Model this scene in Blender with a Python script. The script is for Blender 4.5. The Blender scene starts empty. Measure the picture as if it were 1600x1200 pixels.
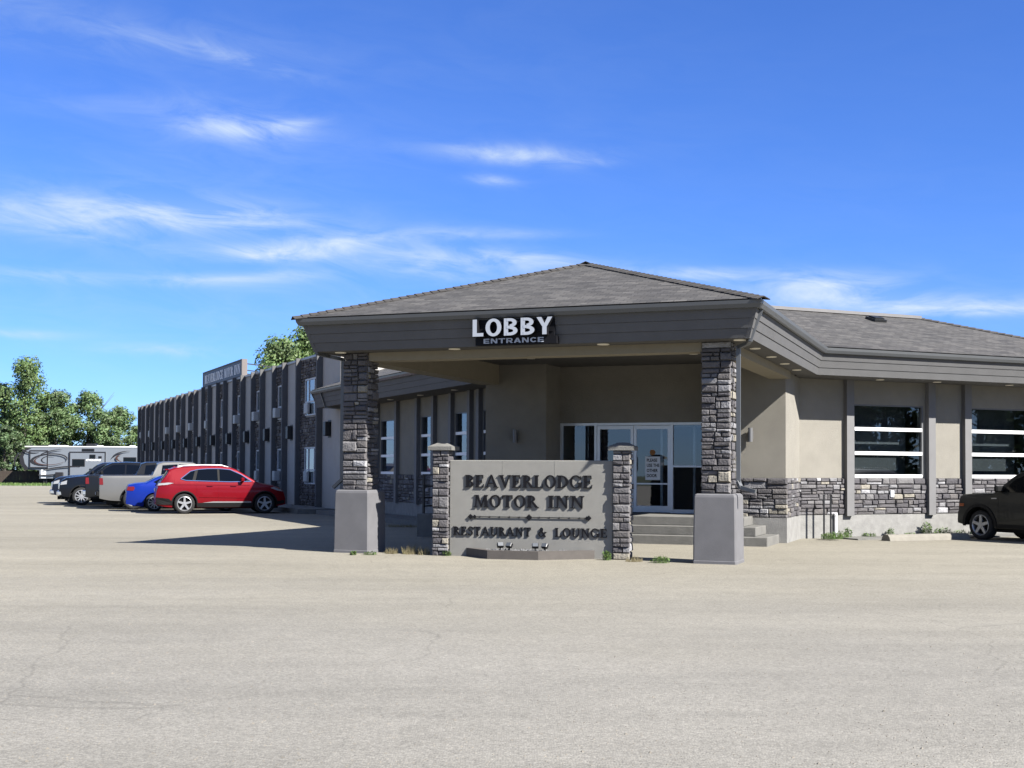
import bpy, math, random
from mathutils import Vector, Matrix
SC = bpy.context.scene
COL = SC.collection
R = math.radians
# ------------------------------------------------------------------ camera
cam_d = bpy.data.cameras.new('camera'); cam = bpy.data.objects.new('camera', cam_d); COL.objects.link(cam)
cam_d.sensor_width = 36.0; cam_d.lens = 45.0; cam_d.clip_start = 0.1; cam_d.clip_end = 3000
cam_d.shift_y = 78 / 1600
cam.matrix_world = Matrix.Translation((0, 0, 1.6)) @ Matrix.Rotation(R(90 + 1.66), 4, 'X') @ Matrix.Rotation(0.005, 4, 'Z')
SC.camera = cam
# building axes: AX = along the canopy front, BX = towards the back
CA = R(-20.8)
AX = Vector((math.cos(CA), math.sin(CA), 0)); BX = Vector((-math.sin(CA), math.cos(CA), 0))
# ------------------------------------------------------------------ sun, sky
SUN_EL = R(39.3); PHI = R(17.0)
SH = (AX * math.cos(PHI) - BX * math.sin(PHI))
SD = Vector((SH.x * math.cos(SUN_EL), SH.y * math.cos(SUN_EL), math.sin(SUN_EL)))
sun_d = bpy.data.lights.new('sun', 'SUN'); sun = bpy.data.objects.new('sun', sun_d); COL.objects.link(sun)
sun_d.energy = 4.2; sun_d.angle = R(0.53); sun_d.color = (1.0, 0.965, 0.91)
sun.rotation_euler = SD.to_track_quat('Z', 'Y').to_euler(); sun.location = (20, -10, 40)
SC.view_settings.view_transform = 'Standard'; SC.view_settings.look = 'None'
SC.view_settings.exposure = 2.0; SC.view_settings.gamma = 1.0; SC.view_settings.use_curve_mapping = False
world = bpy.data.worlds.new('World'); SC.world = world; world.use_nodes = True

def build_world():
    nt = world.node_tree; nt.nodes.clear(); N = nt.nodes.new; L = nt.links.new
    def mth(op, a, b=None, c=None, clamp=False):
        n = N('ShaderNodeMath'); n.operation = op; n.use_clamp = clamp
        for i, x in enumerate((a, b, c)):
            if x is None: continue
            if isinstance(x, (int, float)): n.inputs[i].default_value = x
            else: L(x, n.inputs[i])
        return n.outputs[0]
    out = N('ShaderNodeOutputWorld'); bg = N('ShaderNodeBackground'); L(bg.outputs[0], out.inputs[0])
    sky = N('ShaderNodeTexSky'); sky.sky_type = 'NISHITA'; sky.sun_disc = False
    sky.sun_elevation = SUN_EL; sky.sun_rotation = math.atan2(SH.x, SH.y)
    sky.altitude = 700; sky.air_density = 1.0; sky.dust_density = 0.0; sky.ozone_density = 6.0
    bg.inputs[1].default_value = 0.05
    tc = N('ShaderNodeTexCoord'); sep = N('ShaderNodeSeparateXYZ'); L(tc.outputs['Generated'], sep.inputs[0])
    X, Y, Z = sep.outputs
    az = mth('ARCTAN2', X, Y); el = mth('ARCSINE', Z)
    # wispy noise in (azimuth, elevation), stretched sideways
    cmb = N('ShaderNodeCombineXYZ'); L(mth('MULTIPLY', az, 9.0), cmb.inputs[0]); L(mth('MULTIPLY', el, 34.0), cmb.inputs[1])
    sh = mth('ADD', mth('MULTIPLY', el, 34.0), mth('MULTIPLY', az, 3.0)); L(sh, cmb.inputs[1])
    n1 = N('ShaderNodeTexNoise'); L(cmb.outputs[0], n1.inputs['Vector']); n1.inputs['Scale'].default_value = 1.5
    n1.inputs['Detail'].default_value = 9; n1.inputs['Roughness'].default_value = 0.62; n1.inputs['Distortion'].default_value = 0.7
    cmb2 = N('ShaderNodeCombineXYZ'); L(mth('MULTIPLY', az, 5.0), cmb2.inputs[0]); L(mth('MULTIPLY', el, 13.0), cmb2.inputs[1])
    n2 = N('ShaderNodeTexNoise'); L(cmb2.outputs[0], n2.inputs['Vector']); n2.inputs['Scale'].default_value = 1.0
    n2.inputs['Detail'].default_value = 5
    wisp = mth('MULTIPLY', mth('SUBTRACT', n1.outputs[0], 0.36, clamp=True), 3.2, clamp=True)
    wob = mth('MULTIPLY', mth('SUBTRACT', n2.outputs[0], 0.5), 0.016)
    # (px, py, half width, half height, slope, strength) of the cirrus patches, as angles
    B = [(372, 203, 88, 17, 0.0, 1.0), (450, 196, 40, 9, -.1, .7), (270, 335, 190, 24, 0.0, 1.15), (60, 352, 150, 22, .05, .8), (500, 385, 165, 17, -0.10, .95),
         (420, 398, 90, 12, 0, .6), (690, 412, 140, 20, 0.0, .95), (830, 405, 120, 10, .05, .5), (800, 241, 110, 13, 0.03, .85), (905, 254, 35, 6, 0, .6), (770, 283, 36, 8, 0.05, .6),
         (1285, 445, 105, 18, 0.0, 1.0), (1395, 472, 220, 13, 0.02, .95), (1100, 428, 150, 9, 0.03, .8), (1560, 478, 160, 8, 0, .7), (360, 92, 110, 10, 0.16, .42),
         (110, 45, 330, 34, 0.05, .26), (400, 435, 110, 9, -0.05, .7), (130, 438, 260, 9, 0, .5), (255, 551, 75, 8, 0, .6),
         (240, 165, 190, 26, 0, .22), (20, 525, 70, 6, 0, .5), (760, 366, 110, 7, 0, .4), (330, 270, 260, 60, -.1, .12),
         (700, 500, 900, 60, 0, .16)]
    tot = None
    for px, py, w, h, sl, s in B:
        rx, ry = (px - 800) / 2000, (678 - py) / 2000; pt = R(1.66)      # where the photograph shows that cloud
        fw, up = math.cos(pt) - ry * math.sin(pt), ry * math.cos(pt) + math.sin(pt)
        a0 = math.atan2(rx, fw); e0 = math.atan2(up, math.hypot(rx, fw))
        da = mth('SUBTRACT', az, a0)
        de = mth('ADD', mth('SUBTRACT', el, e0), mth('MULTIPLY', da, sl))
        de = mth('ADD', de, mth('MULTIPLY', wob, min(1, h / 14)))
        q = mth('ADD', mth('POWER', mth('ABSOLUTE', mth('DIVIDE', da, w / 2000)), 2.0), mth('POWER', mth('ABSOLUTE', mth('DIVIDE', de, h / 2000)), 2.0))
        g = mth('MULTIPLY', mth('POWER', 2.7183, mth('MULTIPLY', q, -0.9)), s)
        tot = g if tot is None else mth('ADD', tot, g)
    # cirrus faint in view; denser unseen cover added outside to whiten and brighten shade
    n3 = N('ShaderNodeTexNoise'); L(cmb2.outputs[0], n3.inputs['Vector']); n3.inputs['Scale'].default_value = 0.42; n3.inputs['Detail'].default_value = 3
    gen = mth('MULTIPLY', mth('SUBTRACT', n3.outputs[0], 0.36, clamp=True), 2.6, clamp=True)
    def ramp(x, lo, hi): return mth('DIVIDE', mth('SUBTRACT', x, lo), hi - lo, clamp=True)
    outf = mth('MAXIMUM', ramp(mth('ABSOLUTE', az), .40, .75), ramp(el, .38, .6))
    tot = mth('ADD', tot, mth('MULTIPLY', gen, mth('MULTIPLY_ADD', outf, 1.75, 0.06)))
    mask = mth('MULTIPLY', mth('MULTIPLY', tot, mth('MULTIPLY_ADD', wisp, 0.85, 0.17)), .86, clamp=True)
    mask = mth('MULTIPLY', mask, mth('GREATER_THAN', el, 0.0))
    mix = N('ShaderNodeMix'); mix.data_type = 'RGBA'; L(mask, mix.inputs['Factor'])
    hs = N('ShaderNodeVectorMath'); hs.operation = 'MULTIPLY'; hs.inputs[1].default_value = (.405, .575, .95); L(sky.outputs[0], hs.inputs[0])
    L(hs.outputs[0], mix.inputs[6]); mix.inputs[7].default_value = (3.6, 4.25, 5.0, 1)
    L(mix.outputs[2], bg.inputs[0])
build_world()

# ------------------------------------------------------------------ mesh helpers
class MB:
    """collects faces (through a matrix) and links them as one mesh object"""
    def __init__(s, M=None):
        s.V = []; s.F = []; s.I = []; s.U = []; s.M = M
    def pt(s, p):
        p = Vector(p)
        if s.M is not None: p = s.M @ p
        s.V.append(p); return len(s.V) - 1
    def face(s, pts, m=0, uv=None):
        s.F.append([s.pt(p) for p in pts]); s.I.append(m); s.U.append(uv)
    def hexa(s, p, m=0):           # p: 8 points, bottom ring then top ring
        i = [s.pt(q) for q in p]
        for f in ((3, 2, 1, 0), (4, 5, 6, 7), (0, 1, 5, 4), (1, 2, 6, 5), (2, 3, 7, 6), (3, 0, 4, 7)):
            s.F.append([i[k] for k in f]); s.I.append(m); s.U.append(None)
    def box(s, x0, x1, y0, y1, z0, z1, m=0):
        s.hexa([(x0, y0, z0), (x1, y0, z0), (x1, y1, z0), (x0, y1, z0), (x0, y0, z1), (x1, y0, z1), (x1, y1, z1), (x0, y1, z1)], m)
    def bbox(s, x0, x1, y0, y1, z0, z1, b=.01, m=0):   # box with chamfered edges on all sides
        xs = (x0, x0 + b, x1 - b, x1); ys = (y0, y0 + b, y1 - b, y1)
        def ring(z, o):
            if o: return [(x0 + b, y0 + b, z), (x1 - b, y0 + b, z), (x1 - b, y1 - b, z), (x0 + b, y1 - b, z)]
            return None
        def oct_(z): return [(x0 + b, y0, z), (x1 - b, y0, z), (x1, y0 + b, z), (x1, y1 - b, z), (x1 - b, y1, z), (x0 + b, y1, z), (x0, y1 - b, z), (x0, y0 + b, z)]
        a = [s.pt(p) for p in oct_(z0 + b)]; c = [s.pt(p) for p in oct_(z1 - b)]
        lo = [s.pt(p) for p in ring(z0, 1)]; hi = [s.pt(p) for p in ring(z1, 1)]
        def add(f): s.F.append(f); s.I.append(m); s.U.append(None)
        for k in range(8): add([a[k], a[(k + 1) % 8], c[(k + 1) % 8], c[k]])
        add(hi); add(lo[::-1])
        for k in range(4):
            add([c[2 * k], c[2 * k + 1], hi[(k + 1) % 4], hi[k]]); add([c[2 * k + 1], c[(2 * k + 2) % 8], hi[(k + 1) % 4]])
            add([a[2 * k + 1], a[2 * k], lo[k], lo[(k + 1) % 4]]); add([a[(2 * k + 2) % 8], a[2 * k + 1], lo[(k + 1) % 4]])
    def prism(s, pts, vec, m=0, ms=None, back=True):
        vec = Vector(vec); a = [s.pt(p) for p in pts]; b = [s.pt(Vector(p) + vec) for p in pts]; n = len(a)
        def add(f, mm): s.F.append(f); s.I.append(mm); s.U.append(None)
        add(b, m)
        if back: add(a[::-1], m)
        for k in range(n): add([a[k], a[(k + 1) % n], b[(k + 1) % n], b[k]], m if ms is None else ms)
    def tube(s, path, rad, n=8, m=0, caps=True):
        path = [Vector(p) for p in path]; rings = []
        up0 = Vector((0.13, 0.21, 1)).normalized()
        for i, p in enumerate(path):
            d = (path[min(i + 1, len(path) - 1)] - path[max(i - 1, 0)]).normalized()
            a = d.cross(up0)
            if a.length < 1e-3: a = d.cross(Vector((1, 0, 0)))
            a.normalize(); b = d.cross(a)
            r = rad[i] if isinstance(rad, (list, tuple)) else rad
            rings.append([s.pt(p + a * (r * math.cos(2 * math.pi * k / n)) + b * (r * math.sin(2 * math.pi * k / n))) for k in range(n)])
        for i in range(len(rings) - 1):
            for k in range(n):
                s.F.append([rings[i][k], rings[i][(k + 1) % n], rings[i + 1][(k + 1) % n], rings[i + 1][k]]); s.I.append(m); s.U.append(None)
        if caps:
            s.F.append(rings[0][::-1]); s.I.append(m); s.U.append(None); s.F.append(rings[-1]); s.I.append(m); s.U.append(None)
    def bar(s, p, q, w, h, m=0):   # rectangular bar between two points, w horizontal, h vertical-ish
        p = Vector(p); q = Vector(q); d = (q - p).normalized()
        a = d.cross(Vector((0, 0, 1)))
        if a.length < 1e-3: a = Vector((1, 0, 0))
        a.normalize(); b = a.cross(d)
        a *= w / 2; b *= h / 2
        s.hexa([p - a - b, p + a - b, q + a - b, q - a - b, p - a + b, p + a + b, q + a + b, q - a + b], m)
    def lathe(s, prof, n=24, c=(0, 0, 0), m=0):   # prof: (radius, y) turned round the y axis
        rings = []
        for r, y in prof:
            rings.append([s.pt((c[0] + r * math.cos(2 * math.pi * k / n), c[1] + y, c[2] + r * math.sin(2 * math.pi * k / n))) for k in range(n)])
        for i in range(len(rings) - 1):
            for k in range(n):
                s.F.append([rings[i][k], rings[i][(k + 1) % n], rings[i + 1][(k + 1) % n], rings[i + 1][k]]); s.I.append(m); s.U.append(None)
    def mesh(s, name, mats, smooth=False):
        me = bpy.data.meshes.new(name); me.from_pydata([tuple(v) for v in s.V], [], s.F)
        for mt in (mats if isinstance(mats, (list, tuple)) else [mats]): me.materials.append(mt)
        if any(s.I): me.polygons.foreach_set('material_index', s.I)
        if any(u is not None for u in s.U):
            ul = me.uv_layers.new(name='UVMap')
            for p, u in zip(me.polygons, s.U):
                if u is None: continue
                for li, q in zip(p.loop_indices, u): ul.data[li].uv = q
        me.update()
        import bmesh
        bm = bmesh.new(); bm.from_mesh(me); bmesh.ops.recalc_face_normals(bm, faces=bm.faces) if smooth != 'keep' else None; bm.to_mesh(me); bm.free()
        if smooth is True:
            me.polygons.foreach_set('use_smooth', [True] * len(me.polygons))
        return me
    def build(s, name, mats, parent=None, smooth=False, **k):
        return link(name, s.mesh(name, mats, smooth), parent, **k)

def link(name, me, parent=None, label=None, cat=None, group=None, kind=None, loc=None, rot=None, scale=None):
    o = bpy.data.objects.new(name, me); COL.objects.link(o)
    if parent is not None: o.parent = parent
    if loc is not None: o.location = loc
    if rot is not None: o.rotation_euler = rot
    if scale is not None: o.scale = scale
    if label: o['label'] = label
    if cat: o['category'] = cat
    if group: o['group'] = group
    if kind: o['kind'] = kind
    return o
def thing(name, label, cat, loc=(0, 0, 0), rz=0.0, group=None):
    return link(name, None, None, label, cat, group, None, loc, (0, 0, rz))
def copy_tree(o, parent=None):
    c = o.copy(); COL.objects.link(c); c.parent = parent
    for ch in o.children: copy_tree(ch, c)
    return c

# ------------------------------------------------------------------ materials
AF = .29      # base colours below are noted for exposure 0; the scene is exposed two stops up
def new_mat(name):
    m = bpy.data.materials.new(name); m.use_nodes = True
    nt = m.node_tree; return m, nt, nt.nodes['Principled BSDF']
def mat(name, col, rough=.7, metal=0.0, var=.12, scale=6.0, bump=0.0, bscale=60.0, coat=0.0, spec=None, var2=0.0, scale2=.6, obj_rand=0.0):
    if metal < .4: col = tuple(q * AF for q in col)
    m, nt, b = new_mat(name); N = nt.nodes.new; L = nt.links.new
    b.inputs['Roughness'].default_value = rough; b.inputs['Metallic'].default_value = metal
    if coat: b.inputs['Coat Weight'].default_value = coat * .22; b.inputs['Coat Roughness'].default_value = .04
    if spec is not None: b.inputs['Specular IOR Level'].default_value = spec
    tc = N('ShaderNodeTexCoord')
    cur = None
    def mulnoise(cur, sc, amt):
        n = N('ShaderNodeTexNoise'); n.inputs['Scale'].default_value = sc; n.inputs['Detail'].default_value = 5; n.inputs['Roughness'].default_value = .6
        L(tc.outputs['Object'], n.inputs['Vector'])
        mr = N('ShaderNodeMapRange'); mr.inputs[1].default_value = .25; mr.inputs[2].default_value = .75
        mr.inputs[3].default_value = 1 - amt; mr.inputs[4].default_value = 1 + amt; L(n.outputs[0], mr.inputs[0])
        vm = N('ShaderNodeVectorMath'); vm.operation = 'SCALE'; L(mr.outputs[0], vm.inputs['Scale'])
        if cur is None: vm.inputs[0].default_value = col[:3]
        else: L(cur, vm.inputs[0])
        return vm.outputs[0]
    if var: cur = mulnoise(cur, scale, var)
    if var2: cur = mulnoise(cur, scale2, var2)
    if obj_rand:
        oi = N('ShaderNodeObjectInfo'); mr = N('ShaderNodeMapRange'); mr.inputs[3].default_value = 1 - obj_rand; mr.inputs[4].default_value = 1 + obj_rand
        L(oi.outputs['Random'], mr.inputs[0]); vm = N('ShaderNodeVectorMath'); vm.operation = 'SCALE'; L(mr.outputs[0], vm.inputs['Scale'])
        if cur is None: vm.inputs[0].default_value = col[:3]
        else: L(cur, vm.inputs[0])
        cur = vm.outputs[0]
    if cur is None: b.inputs['Base Color'].default_value = (*col[:3], 1)
    else: L(cur, b.inputs['Base Color'])
    if bump:
        n = N('ShaderNodeTexNoise'); n.inputs['Scale'].default_value = bscale; n.inputs['Detail'].default_value = 4
        L(tc.outputs['Object'], n.inputs['Vector'])
        bp = N('ShaderNodeBump'); bp.inputs['Strength'].default_value = bump; bp.inputs['Distance'].default_value = .02
        L(n.outputs[0], bp.inputs['Height']); L(bp.outputs[0], b.inputs['Normal'])
    return m
def glass_mat(name, tint=(.74, .78, .80), ior=1.9, rough=.01, body=.0):
    m, nt, b = new_mat(name); nt.nodes.remove(b); N = nt.nodes.new; L = nt.links.new
    out = nt.nodes['Material Output']; mx = N('ShaderNodeMixShader'); tr = N('ShaderNodeBsdfTransparent'); gl = N('ShaderNodeBsdfGlossy')
    fr = N('ShaderNodeFresnel'); fr.inputs[0].default_value = ior
    tr.inputs[0].default_value = (*tint, 1); gl.inputs['Roughness'].default_value = rough; gl.inputs['Color'].default_value = (.95, .97, 1, 1)
    geo = N('ShaderNodeNewGeometry'); ff = N('ShaderNodeMath'); ff.operation = 'MULTIPLY_ADD'; ff.inputs[1].default_value = -1.0; ff.inputs[2].default_value = 1.0   # only the outer face of a pane mirrors
    L(geo.outputs['Backfacing'], ff.inputs[0]); fm = N('ShaderNodeMath'); fm.operation = 'MULTIPLY'; L(ff.outputs[0], fm.inputs[0]); L(fr.outputs[0], fm.inputs[1])
    L(fm.outputs[0], mx.inputs[0]); L(tr.outputs[0], mx.inputs[1]); L(gl.outputs[0], mx.inputs[2]); L(mx.outputs[0], out.inputs[0])
    return m
def emit_mat(name, col, st):
    m, nt, b = new_mat(name); b.inputs['Base Color'].default_value = (*col, 1)
    b.inputs['Emission Color'].default_value = (*col, 1); b.inputs['Emission Strength'].default_value = st
    return m
def stone_mat(name, stops, dark=1.0, island=False):
    """ledgestone: the colour of each stone from its own random number, with grain"""
    m, nt, b = new_mat(name); N = nt.nodes.new; L = nt.links.new
    oi = N('ShaderNodeObjectInfo'); cr = N('ShaderNodeValToRGB'); cr.color_ramp.interpolation = 'CONSTANT'
    el = cr.color_ramp.elements
    while len(el) > 1: el.remove(el[-1])
    el[0].position = 0; el[0].color = (*stops[0][1], 1)
    for p, c in stops[1:]:
        e = el.new(p); e.color = (*c, 1)
    geo = N('ShaderNodeNewGeometry')
    L(geo.outputs['Random Per Island'] if island else oi.outputs['Random'], cr.inputs[0])
    n = N('ShaderNodeTexNoise'); n.inputs['Scale'].default_value = 9; n.inputs['Detail'].default_value = 8; n.inputs['Roughness'].default_value = .7
    L(geo.outputs['Position'], n.inputs['Vector'])
    mr = N('ShaderNodeMapRange'); mr.inputs[1].default_value = .3; mr.inputs[2].default_value = .7; mr.inputs[3].default_value = .74 * dark * .43; mr.inputs[4].default_value = 1.22 * dark * .43
    L(n.outputs[0], mr.inputs[0]); vm = N('ShaderNodeVectorMath'); vm.operation = 'SCALE'; L(cr.outputs[0], vm.inputs[0]); L(mr.outputs[0], vm.inputs['Scale'])
    L(vm.outputs[0], b.inputs['Base Color']); b.inputs['Roughness'].default_value = .85
    n2 = N('ShaderNodeTexNoise'); n2.inputs['Scale'].default_value = 28; n2.inputs['Detail'].default_value = 6; L(geo.outputs['Position'], n2.inputs['Vector'])
    bp = N('ShaderNodeBump'); bp.inputs['Strength'].default_value = .7; bp.inputs['Distance'].default_value = .03; L(n2.outputs[0], bp.inputs['Height']); L(bp.outputs[0], b.inputs['Normal'])
    return m
def shingle_mat():
    m, nt, b = new_mat('roof_shingles'); N = nt.nodes.new; L = nt.links.new
    uv = N('ShaderNodeUVMap')
    def brick(w, h, off, c1, c2, mort, msz, bias=0):
        t = N('ShaderNodeTexBrick'); L(uv.outputs[0], t.inputs['Vector']); t.offset = off; t.inputs['Scale'].default_value = 1
        t.inputs['Brick Width'].default_value = w; t.inputs['Row Height'].default_value = h; t.inputs['Mortar Size'].default_value = msz
        t.inputs['Color1'].default_value = (*c1, 1); t.inputs['Color2'].default_value = (*c2, 1); t.inputs['Mortar'].default_value = (*mort, 1); t.inputs['Bias'].default_value = bias
        return t
    t1 = brick(.24, .128, .37, (.085, .080, .076), (.185, .176, .166), (.03, .028, .026), .006)
    t2 = brick(.47, .128, .61, (.76, .76, .78), (1.24, 1.22, 1.19), (1, 1, 1), .0)
    n = N('ShaderNodeTexNoise'); n.inputs['Scale'].default_value = 1.1; n.inputs['Detail'].default_value = 4; L(uv.outputs[0], n.inputs['Vector'])
    mr = N('ShaderNodeMapRange'); mr.inputs[3].default_value = .25; mr.inputs[4].default_value = .34; L(n.outputs[0], mr.inputs[0])
    vm = N('ShaderNodeVectorMath'); vm.operation = 'MULTIPLY'; L(t1.outputs[0], vm.inputs[0]); L(t2.outputs[0], vm.inputs[1])
    vs = N('ShaderNodeVectorMath'); vs.operation = 'SCALE'; L(vm.outputs[0], vs.inputs[0]); L(mr.outputs[0], vs.inputs['Scale'])
    L(vs.outputs[0], b.inputs['Base Color']); b.inputs['Roughness'].default_value = .95
    bp = N('ShaderNodeBump'); bp.inputs['Strength'].default_value = .6; bp.inputs['Distance'].default_value = .01; L(t1.outputs[1], bp.inputs['Height']); bp.invert = True
    L(bp.outputs[0], b.inputs['Normal'])
    return m
def lot_mat():
    """sun-bleached chip-seal: pale gravel speckle, long worn tracks, a few cracks"""
    m, nt, b = new_mat('chip_seal'); N = nt.nodes.new; L = nt.links.new
    tc = N('ShaderNodeTexCoord'); P = tc.outputs['Object']
    def noise(sc, det=4, rough=.55, vec=None, dist=0):
        n = N('ShaderNodeTexNoise'); n.inputs['Scale'].default_value = sc; n.inputs['Detail'].default_value = det; n.inputs['Roughness'].default_value = rough
        n.inputs['Distortion'].default_value = dist; L(vec or P, n.inputs['Vector']); return n.outputs[0]
    def rng(x, a, bb, c, d):
        r = N('ShaderNodeMapRange'); r.inputs[1].default_value = a; r.inputs[2].default_value = bb; r.inputs[3].default_value = c; r.inputs[4].default_value = d; L(x, r.inputs[0]); return r.outputs[0]
    def mul(a, bb):
        n = N('ShaderNodeMath'); n.operation = 'MULTIPLY'; L(a, n.inputs[0]); L(bb, n.inputs[1]); return n.outputs[0]
    def mapped(rz, sx, sy):
        mp = N('ShaderNodeMapping'); mp.inputs['Rotation'].default_value[2] = rz; mp.inputs['Scale'].default_value = (sx, sy, 1); L(P, mp.inputs[0]); return mp.outputs[0]
    tracks = rng(noise(.5, 5, .6, mapped(R(8), .12, 1.0)), .3, .7, .89, 1.07)
    tracks2 = rng(noise(.35, 5, .6, mapped(R(-14), .10, 1.1), .4), .35, .7, .95, 1.04)
    big = rng(noise(.16, 5, .6), .3, .7, .90, 1.08)
    mid = rng(noise(3.0, 5, .7), .3, .7, .93, 1.07)
    vor = N('ShaderNodeTexVoronoi'); vor.inputs['Scale'].default_value = 68; L(P, vor.inputs['Vector'])
    sepc = N('ShaderNodeSeparateColor'); L(vor.outputs['Color'], sepc.inputs[0])
    speck = rng(sepc.outputs[0], 0, 1, .76, 1.21)
    fine = rng(noise(34, 5, .85), .32, .68, .84, 1.15)
    # cracks
    vc = N('ShaderNodeTexVoronoi'); vc.feature = 'DISTANCE_TO_EDGE'; vc.inputs['Scale'].default_value = .17
    dn = N('ShaderNodeTexNoise'); dn.inputs['Scale'].default_value = .7; dn.inputs['Detail'].default_value = 6; L(P, dn.inputs['Vector'])
    va = N('ShaderNodeVectorMath'); va.operation = 'MULTIPLY_ADD'; L(dn.outputs[1], va.inputs[0]); va.inputs[1].default_value = (1.0, 1.0, 0); L(P, va.inputs[2]); L(va.outputs[0], vc.inputs['Vector'])
    ck = rng(vc.outputs['Distance'], .0005, .0030, .83, 1.0)
    gate = rng(noise(.3, 2), .44, .54, 0, 1)
    ckg = N('ShaderNodeMix'); ckg.data_type = 'FLOAT'; L(gate, ckg.inputs[0]); ckg.inputs[2].default_value = 1.0; L(ck, ckg.inputs[3])
    # rubbed wheel paths sweeping past the sign, and a few oily blots
    def band(rz, sy, ph, lo, hi, d):
        mp = mapped(rz, .08, sy); nn = N('ShaderNodeVectorMath'); nn.operation = 'ADD'; nn.inputs[1].default_value = (ph, ph * 1.7, 0); L(mp, nn.inputs[0])
        a_ = rng(noise(1.0, 3, .5, nn.outputs[0], .25), lo, lo + .06, 1, d); b_ = rng(noise(1.0, 3, .5, nn.outputs[0], .25), hi, hi + .06, 0, 1 - d)
        ad_ = N('ShaderNodeMath'); ad_.operation = 'ADD'; L(a_, ad_.inputs[0]); L(b_, ad_.inputs[1]); return ad_.outputs[0]
    wheel1 = band(R(6), .55, 3.1, .46, .53, .972); wheel2 = band(R(-9), .75, 8.3, .50, .56, .975); wheel3 = band(R(24), .5, 15.0, .47, .51, .972)
    blot = rng(noise(.55, 4, .6), .71, .76, 1.0, .86)
    # dark spots of lost stone
    sp = rng(noise(2.6, 3, .75), .70, .75, 1.0, .70)
    v = tracks
    for q in (wheel1, wheel2, wheel3, blot, tracks2, big, mid, speck, fine, ckg.outputs[0], sp): v = mul(v, q)
    # loose tan gravel lies towards the building, the driven lane in front is bare grey chip-seal
    sp3 = N('ShaderNodeSeparateXYZ'); L(P, sp3.inputs[0])
    ad = N('ShaderNodeMath'); ad.operation = 'MULTIPLY_ADD'; L(noise(.25, 4), ad.inputs[0]); ad.inputs[1].default_value = 9.0; L(sp3.outputs[1], ad.inputs[2])
    cm = N('ShaderNodeMix'); cm.data_type = 'RGBA'; L(rng(ad.outputs[0], 14.5, 25.0, 0, 1), cm.inputs['Factor'])
    cm.inputs[6].default_value = (.168, .159, .139, 1); cm.inputs[7].default_value = (.182, .168, .134, 1)
    vs = N('ShaderNodeVectorMath'); vs.operation = 'SCALE'; L(cm.outputs[2], vs.inputs[0]); L(v, vs.inputs['Scale'])
    L(vs.outputs[0], b.inputs['Base Color']); b.inputs['Roughness'].default_value = .95; b.inputs['Specular IOR Level'].default_value = .25
    bp = N('ShaderNodeBump'); bp.inputs['Strength'].default_value = .45; bp.inputs['Distance'].default_value = .008; L(vor.outputs['Distance'], bp.inputs['Height']); bp.invert = True
    L(bp.outputs[0], b.inputs['Normal'])
    return m
def leaf_mat(name, col):
    m, nt, b = new_mat(name); N = nt.nodes.new; L = nt.links.new
    geo = N('ShaderNodeNewGeometry'); n = N('ShaderNodeTexNoise'); n.inputs['Scale'].default_value = .9; n.inputs['Detail'].default_value = 3; L(geo.outputs['Position'], n.inputs['Vector'])
    wn = N('ShaderNodeTexWhiteNoise'); L(geo.outputs['Position'], wn.inputs['Vector'])
    hs = N('ShaderNodeHueSaturation'); hs.inputs['Color'].default_value = (*col, 1)
    mr = N('ShaderNodeMapRange'); mr.inputs[1].default_value = .3; mr.inputs[2].default_value = .7; mr.inputs[3].default_value = .6; mr.inputs[4].default_value = 1.5; L(n.outputs[0], mr.inputs[0]); L(mr.outputs[0], hs.inputs['Value'])
    mh = N('ShaderNodeMapRange'); mh.inputs[3].default_value = .475; mh.inputs[4].default_value = .515; L(geo.outputs['Random Per Island'], mh.inputs[0]); L(mh.outputs[0], hs.inputs['Hue'])
    L(hs.outputs[0], b.inputs['Base Color']); b.inputs['Roughness'].default_value = .6
    out = nt.nodes['Material Output']; mx = N('ShaderNodeMixShader'); tl = N('ShaderNodeBsdfTranslucent'); L(hs.outputs[0], tl.inputs[0]); mx.inputs[0].default_value = .3
    L(b.outputs[0], mx.inputs[1]); L(tl.outputs[0], mx.inputs[2]); L(mx.outputs[0], out.inputs[0])
    return m

M = {}
M['stucco'] = mat('tan_stucco', (.585, .548, .465), .95, var=.09, scale=2.2, bump=.7, bscale=90, var2=.07)
M['sign_stucco'] = mat('sign_stucco', (.57, .555, .505), .95, var=.08, scale=3, bump=.5, bscale=130, var2=.06, scale2=1.1)
M['conc'] = mat('concrete', (.36, .35, .32), .9, var=.2, scale=4, bump=.5, bscale=50, var2=.12)
M['found'] = mat('foundation_parging', (.55, .54, .51), .9, var=.2, scale=5, bump=.6, bscale=40, var2=.1)
M['ped'] = mat('painted_pedestal', (.315, .31, .325), .88, var=.10, scale=3.5, bump=.16, bscale=80, var2=.06, scale2=1.4)
M['board'] = mat('grey_fascia_board', (.225, .223, .223), .75, var=.1, scale=3, bump=.25, bscale=60, obj_rand=.05)
M['post'] = mat('grey_wood_post', (.36, .355, .355), .7, var=.07, scale=4, bump=.2, bscale=70)
M['gutter'] = mat('gutter_metal', (.27, .285, .30), .38, var=.05, scale=3, metal=.25)
M['soffit'] = mat('soffit', (.20, .19, .175), .8, var=.05)
M['ceil'] = mat('stucco_beam', (.66, .58, .42), .95, var=.06, bump=.3, bscale=120)
M['mortar'] = mat('dark_mortar', (.30, .29, .29), .95, var=.2, scale=12)
STOPS = [(0, (.150, .140, .148)), (.14, (.20, .19, .195)), (.30, (.115, .108, .118)), (.42, (.24, .23, .232)), (.56, (.165, .153, .155)), (.68, (.135, .126, .132)), (.78, (.34, .335, .345)), (.86, (.185, .17, .165)), (.91, (.42, .385, .315)), (.965, (.54, .535, .55))]
M['stone'] = stone_mat('ledgestone', STOPS)
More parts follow.
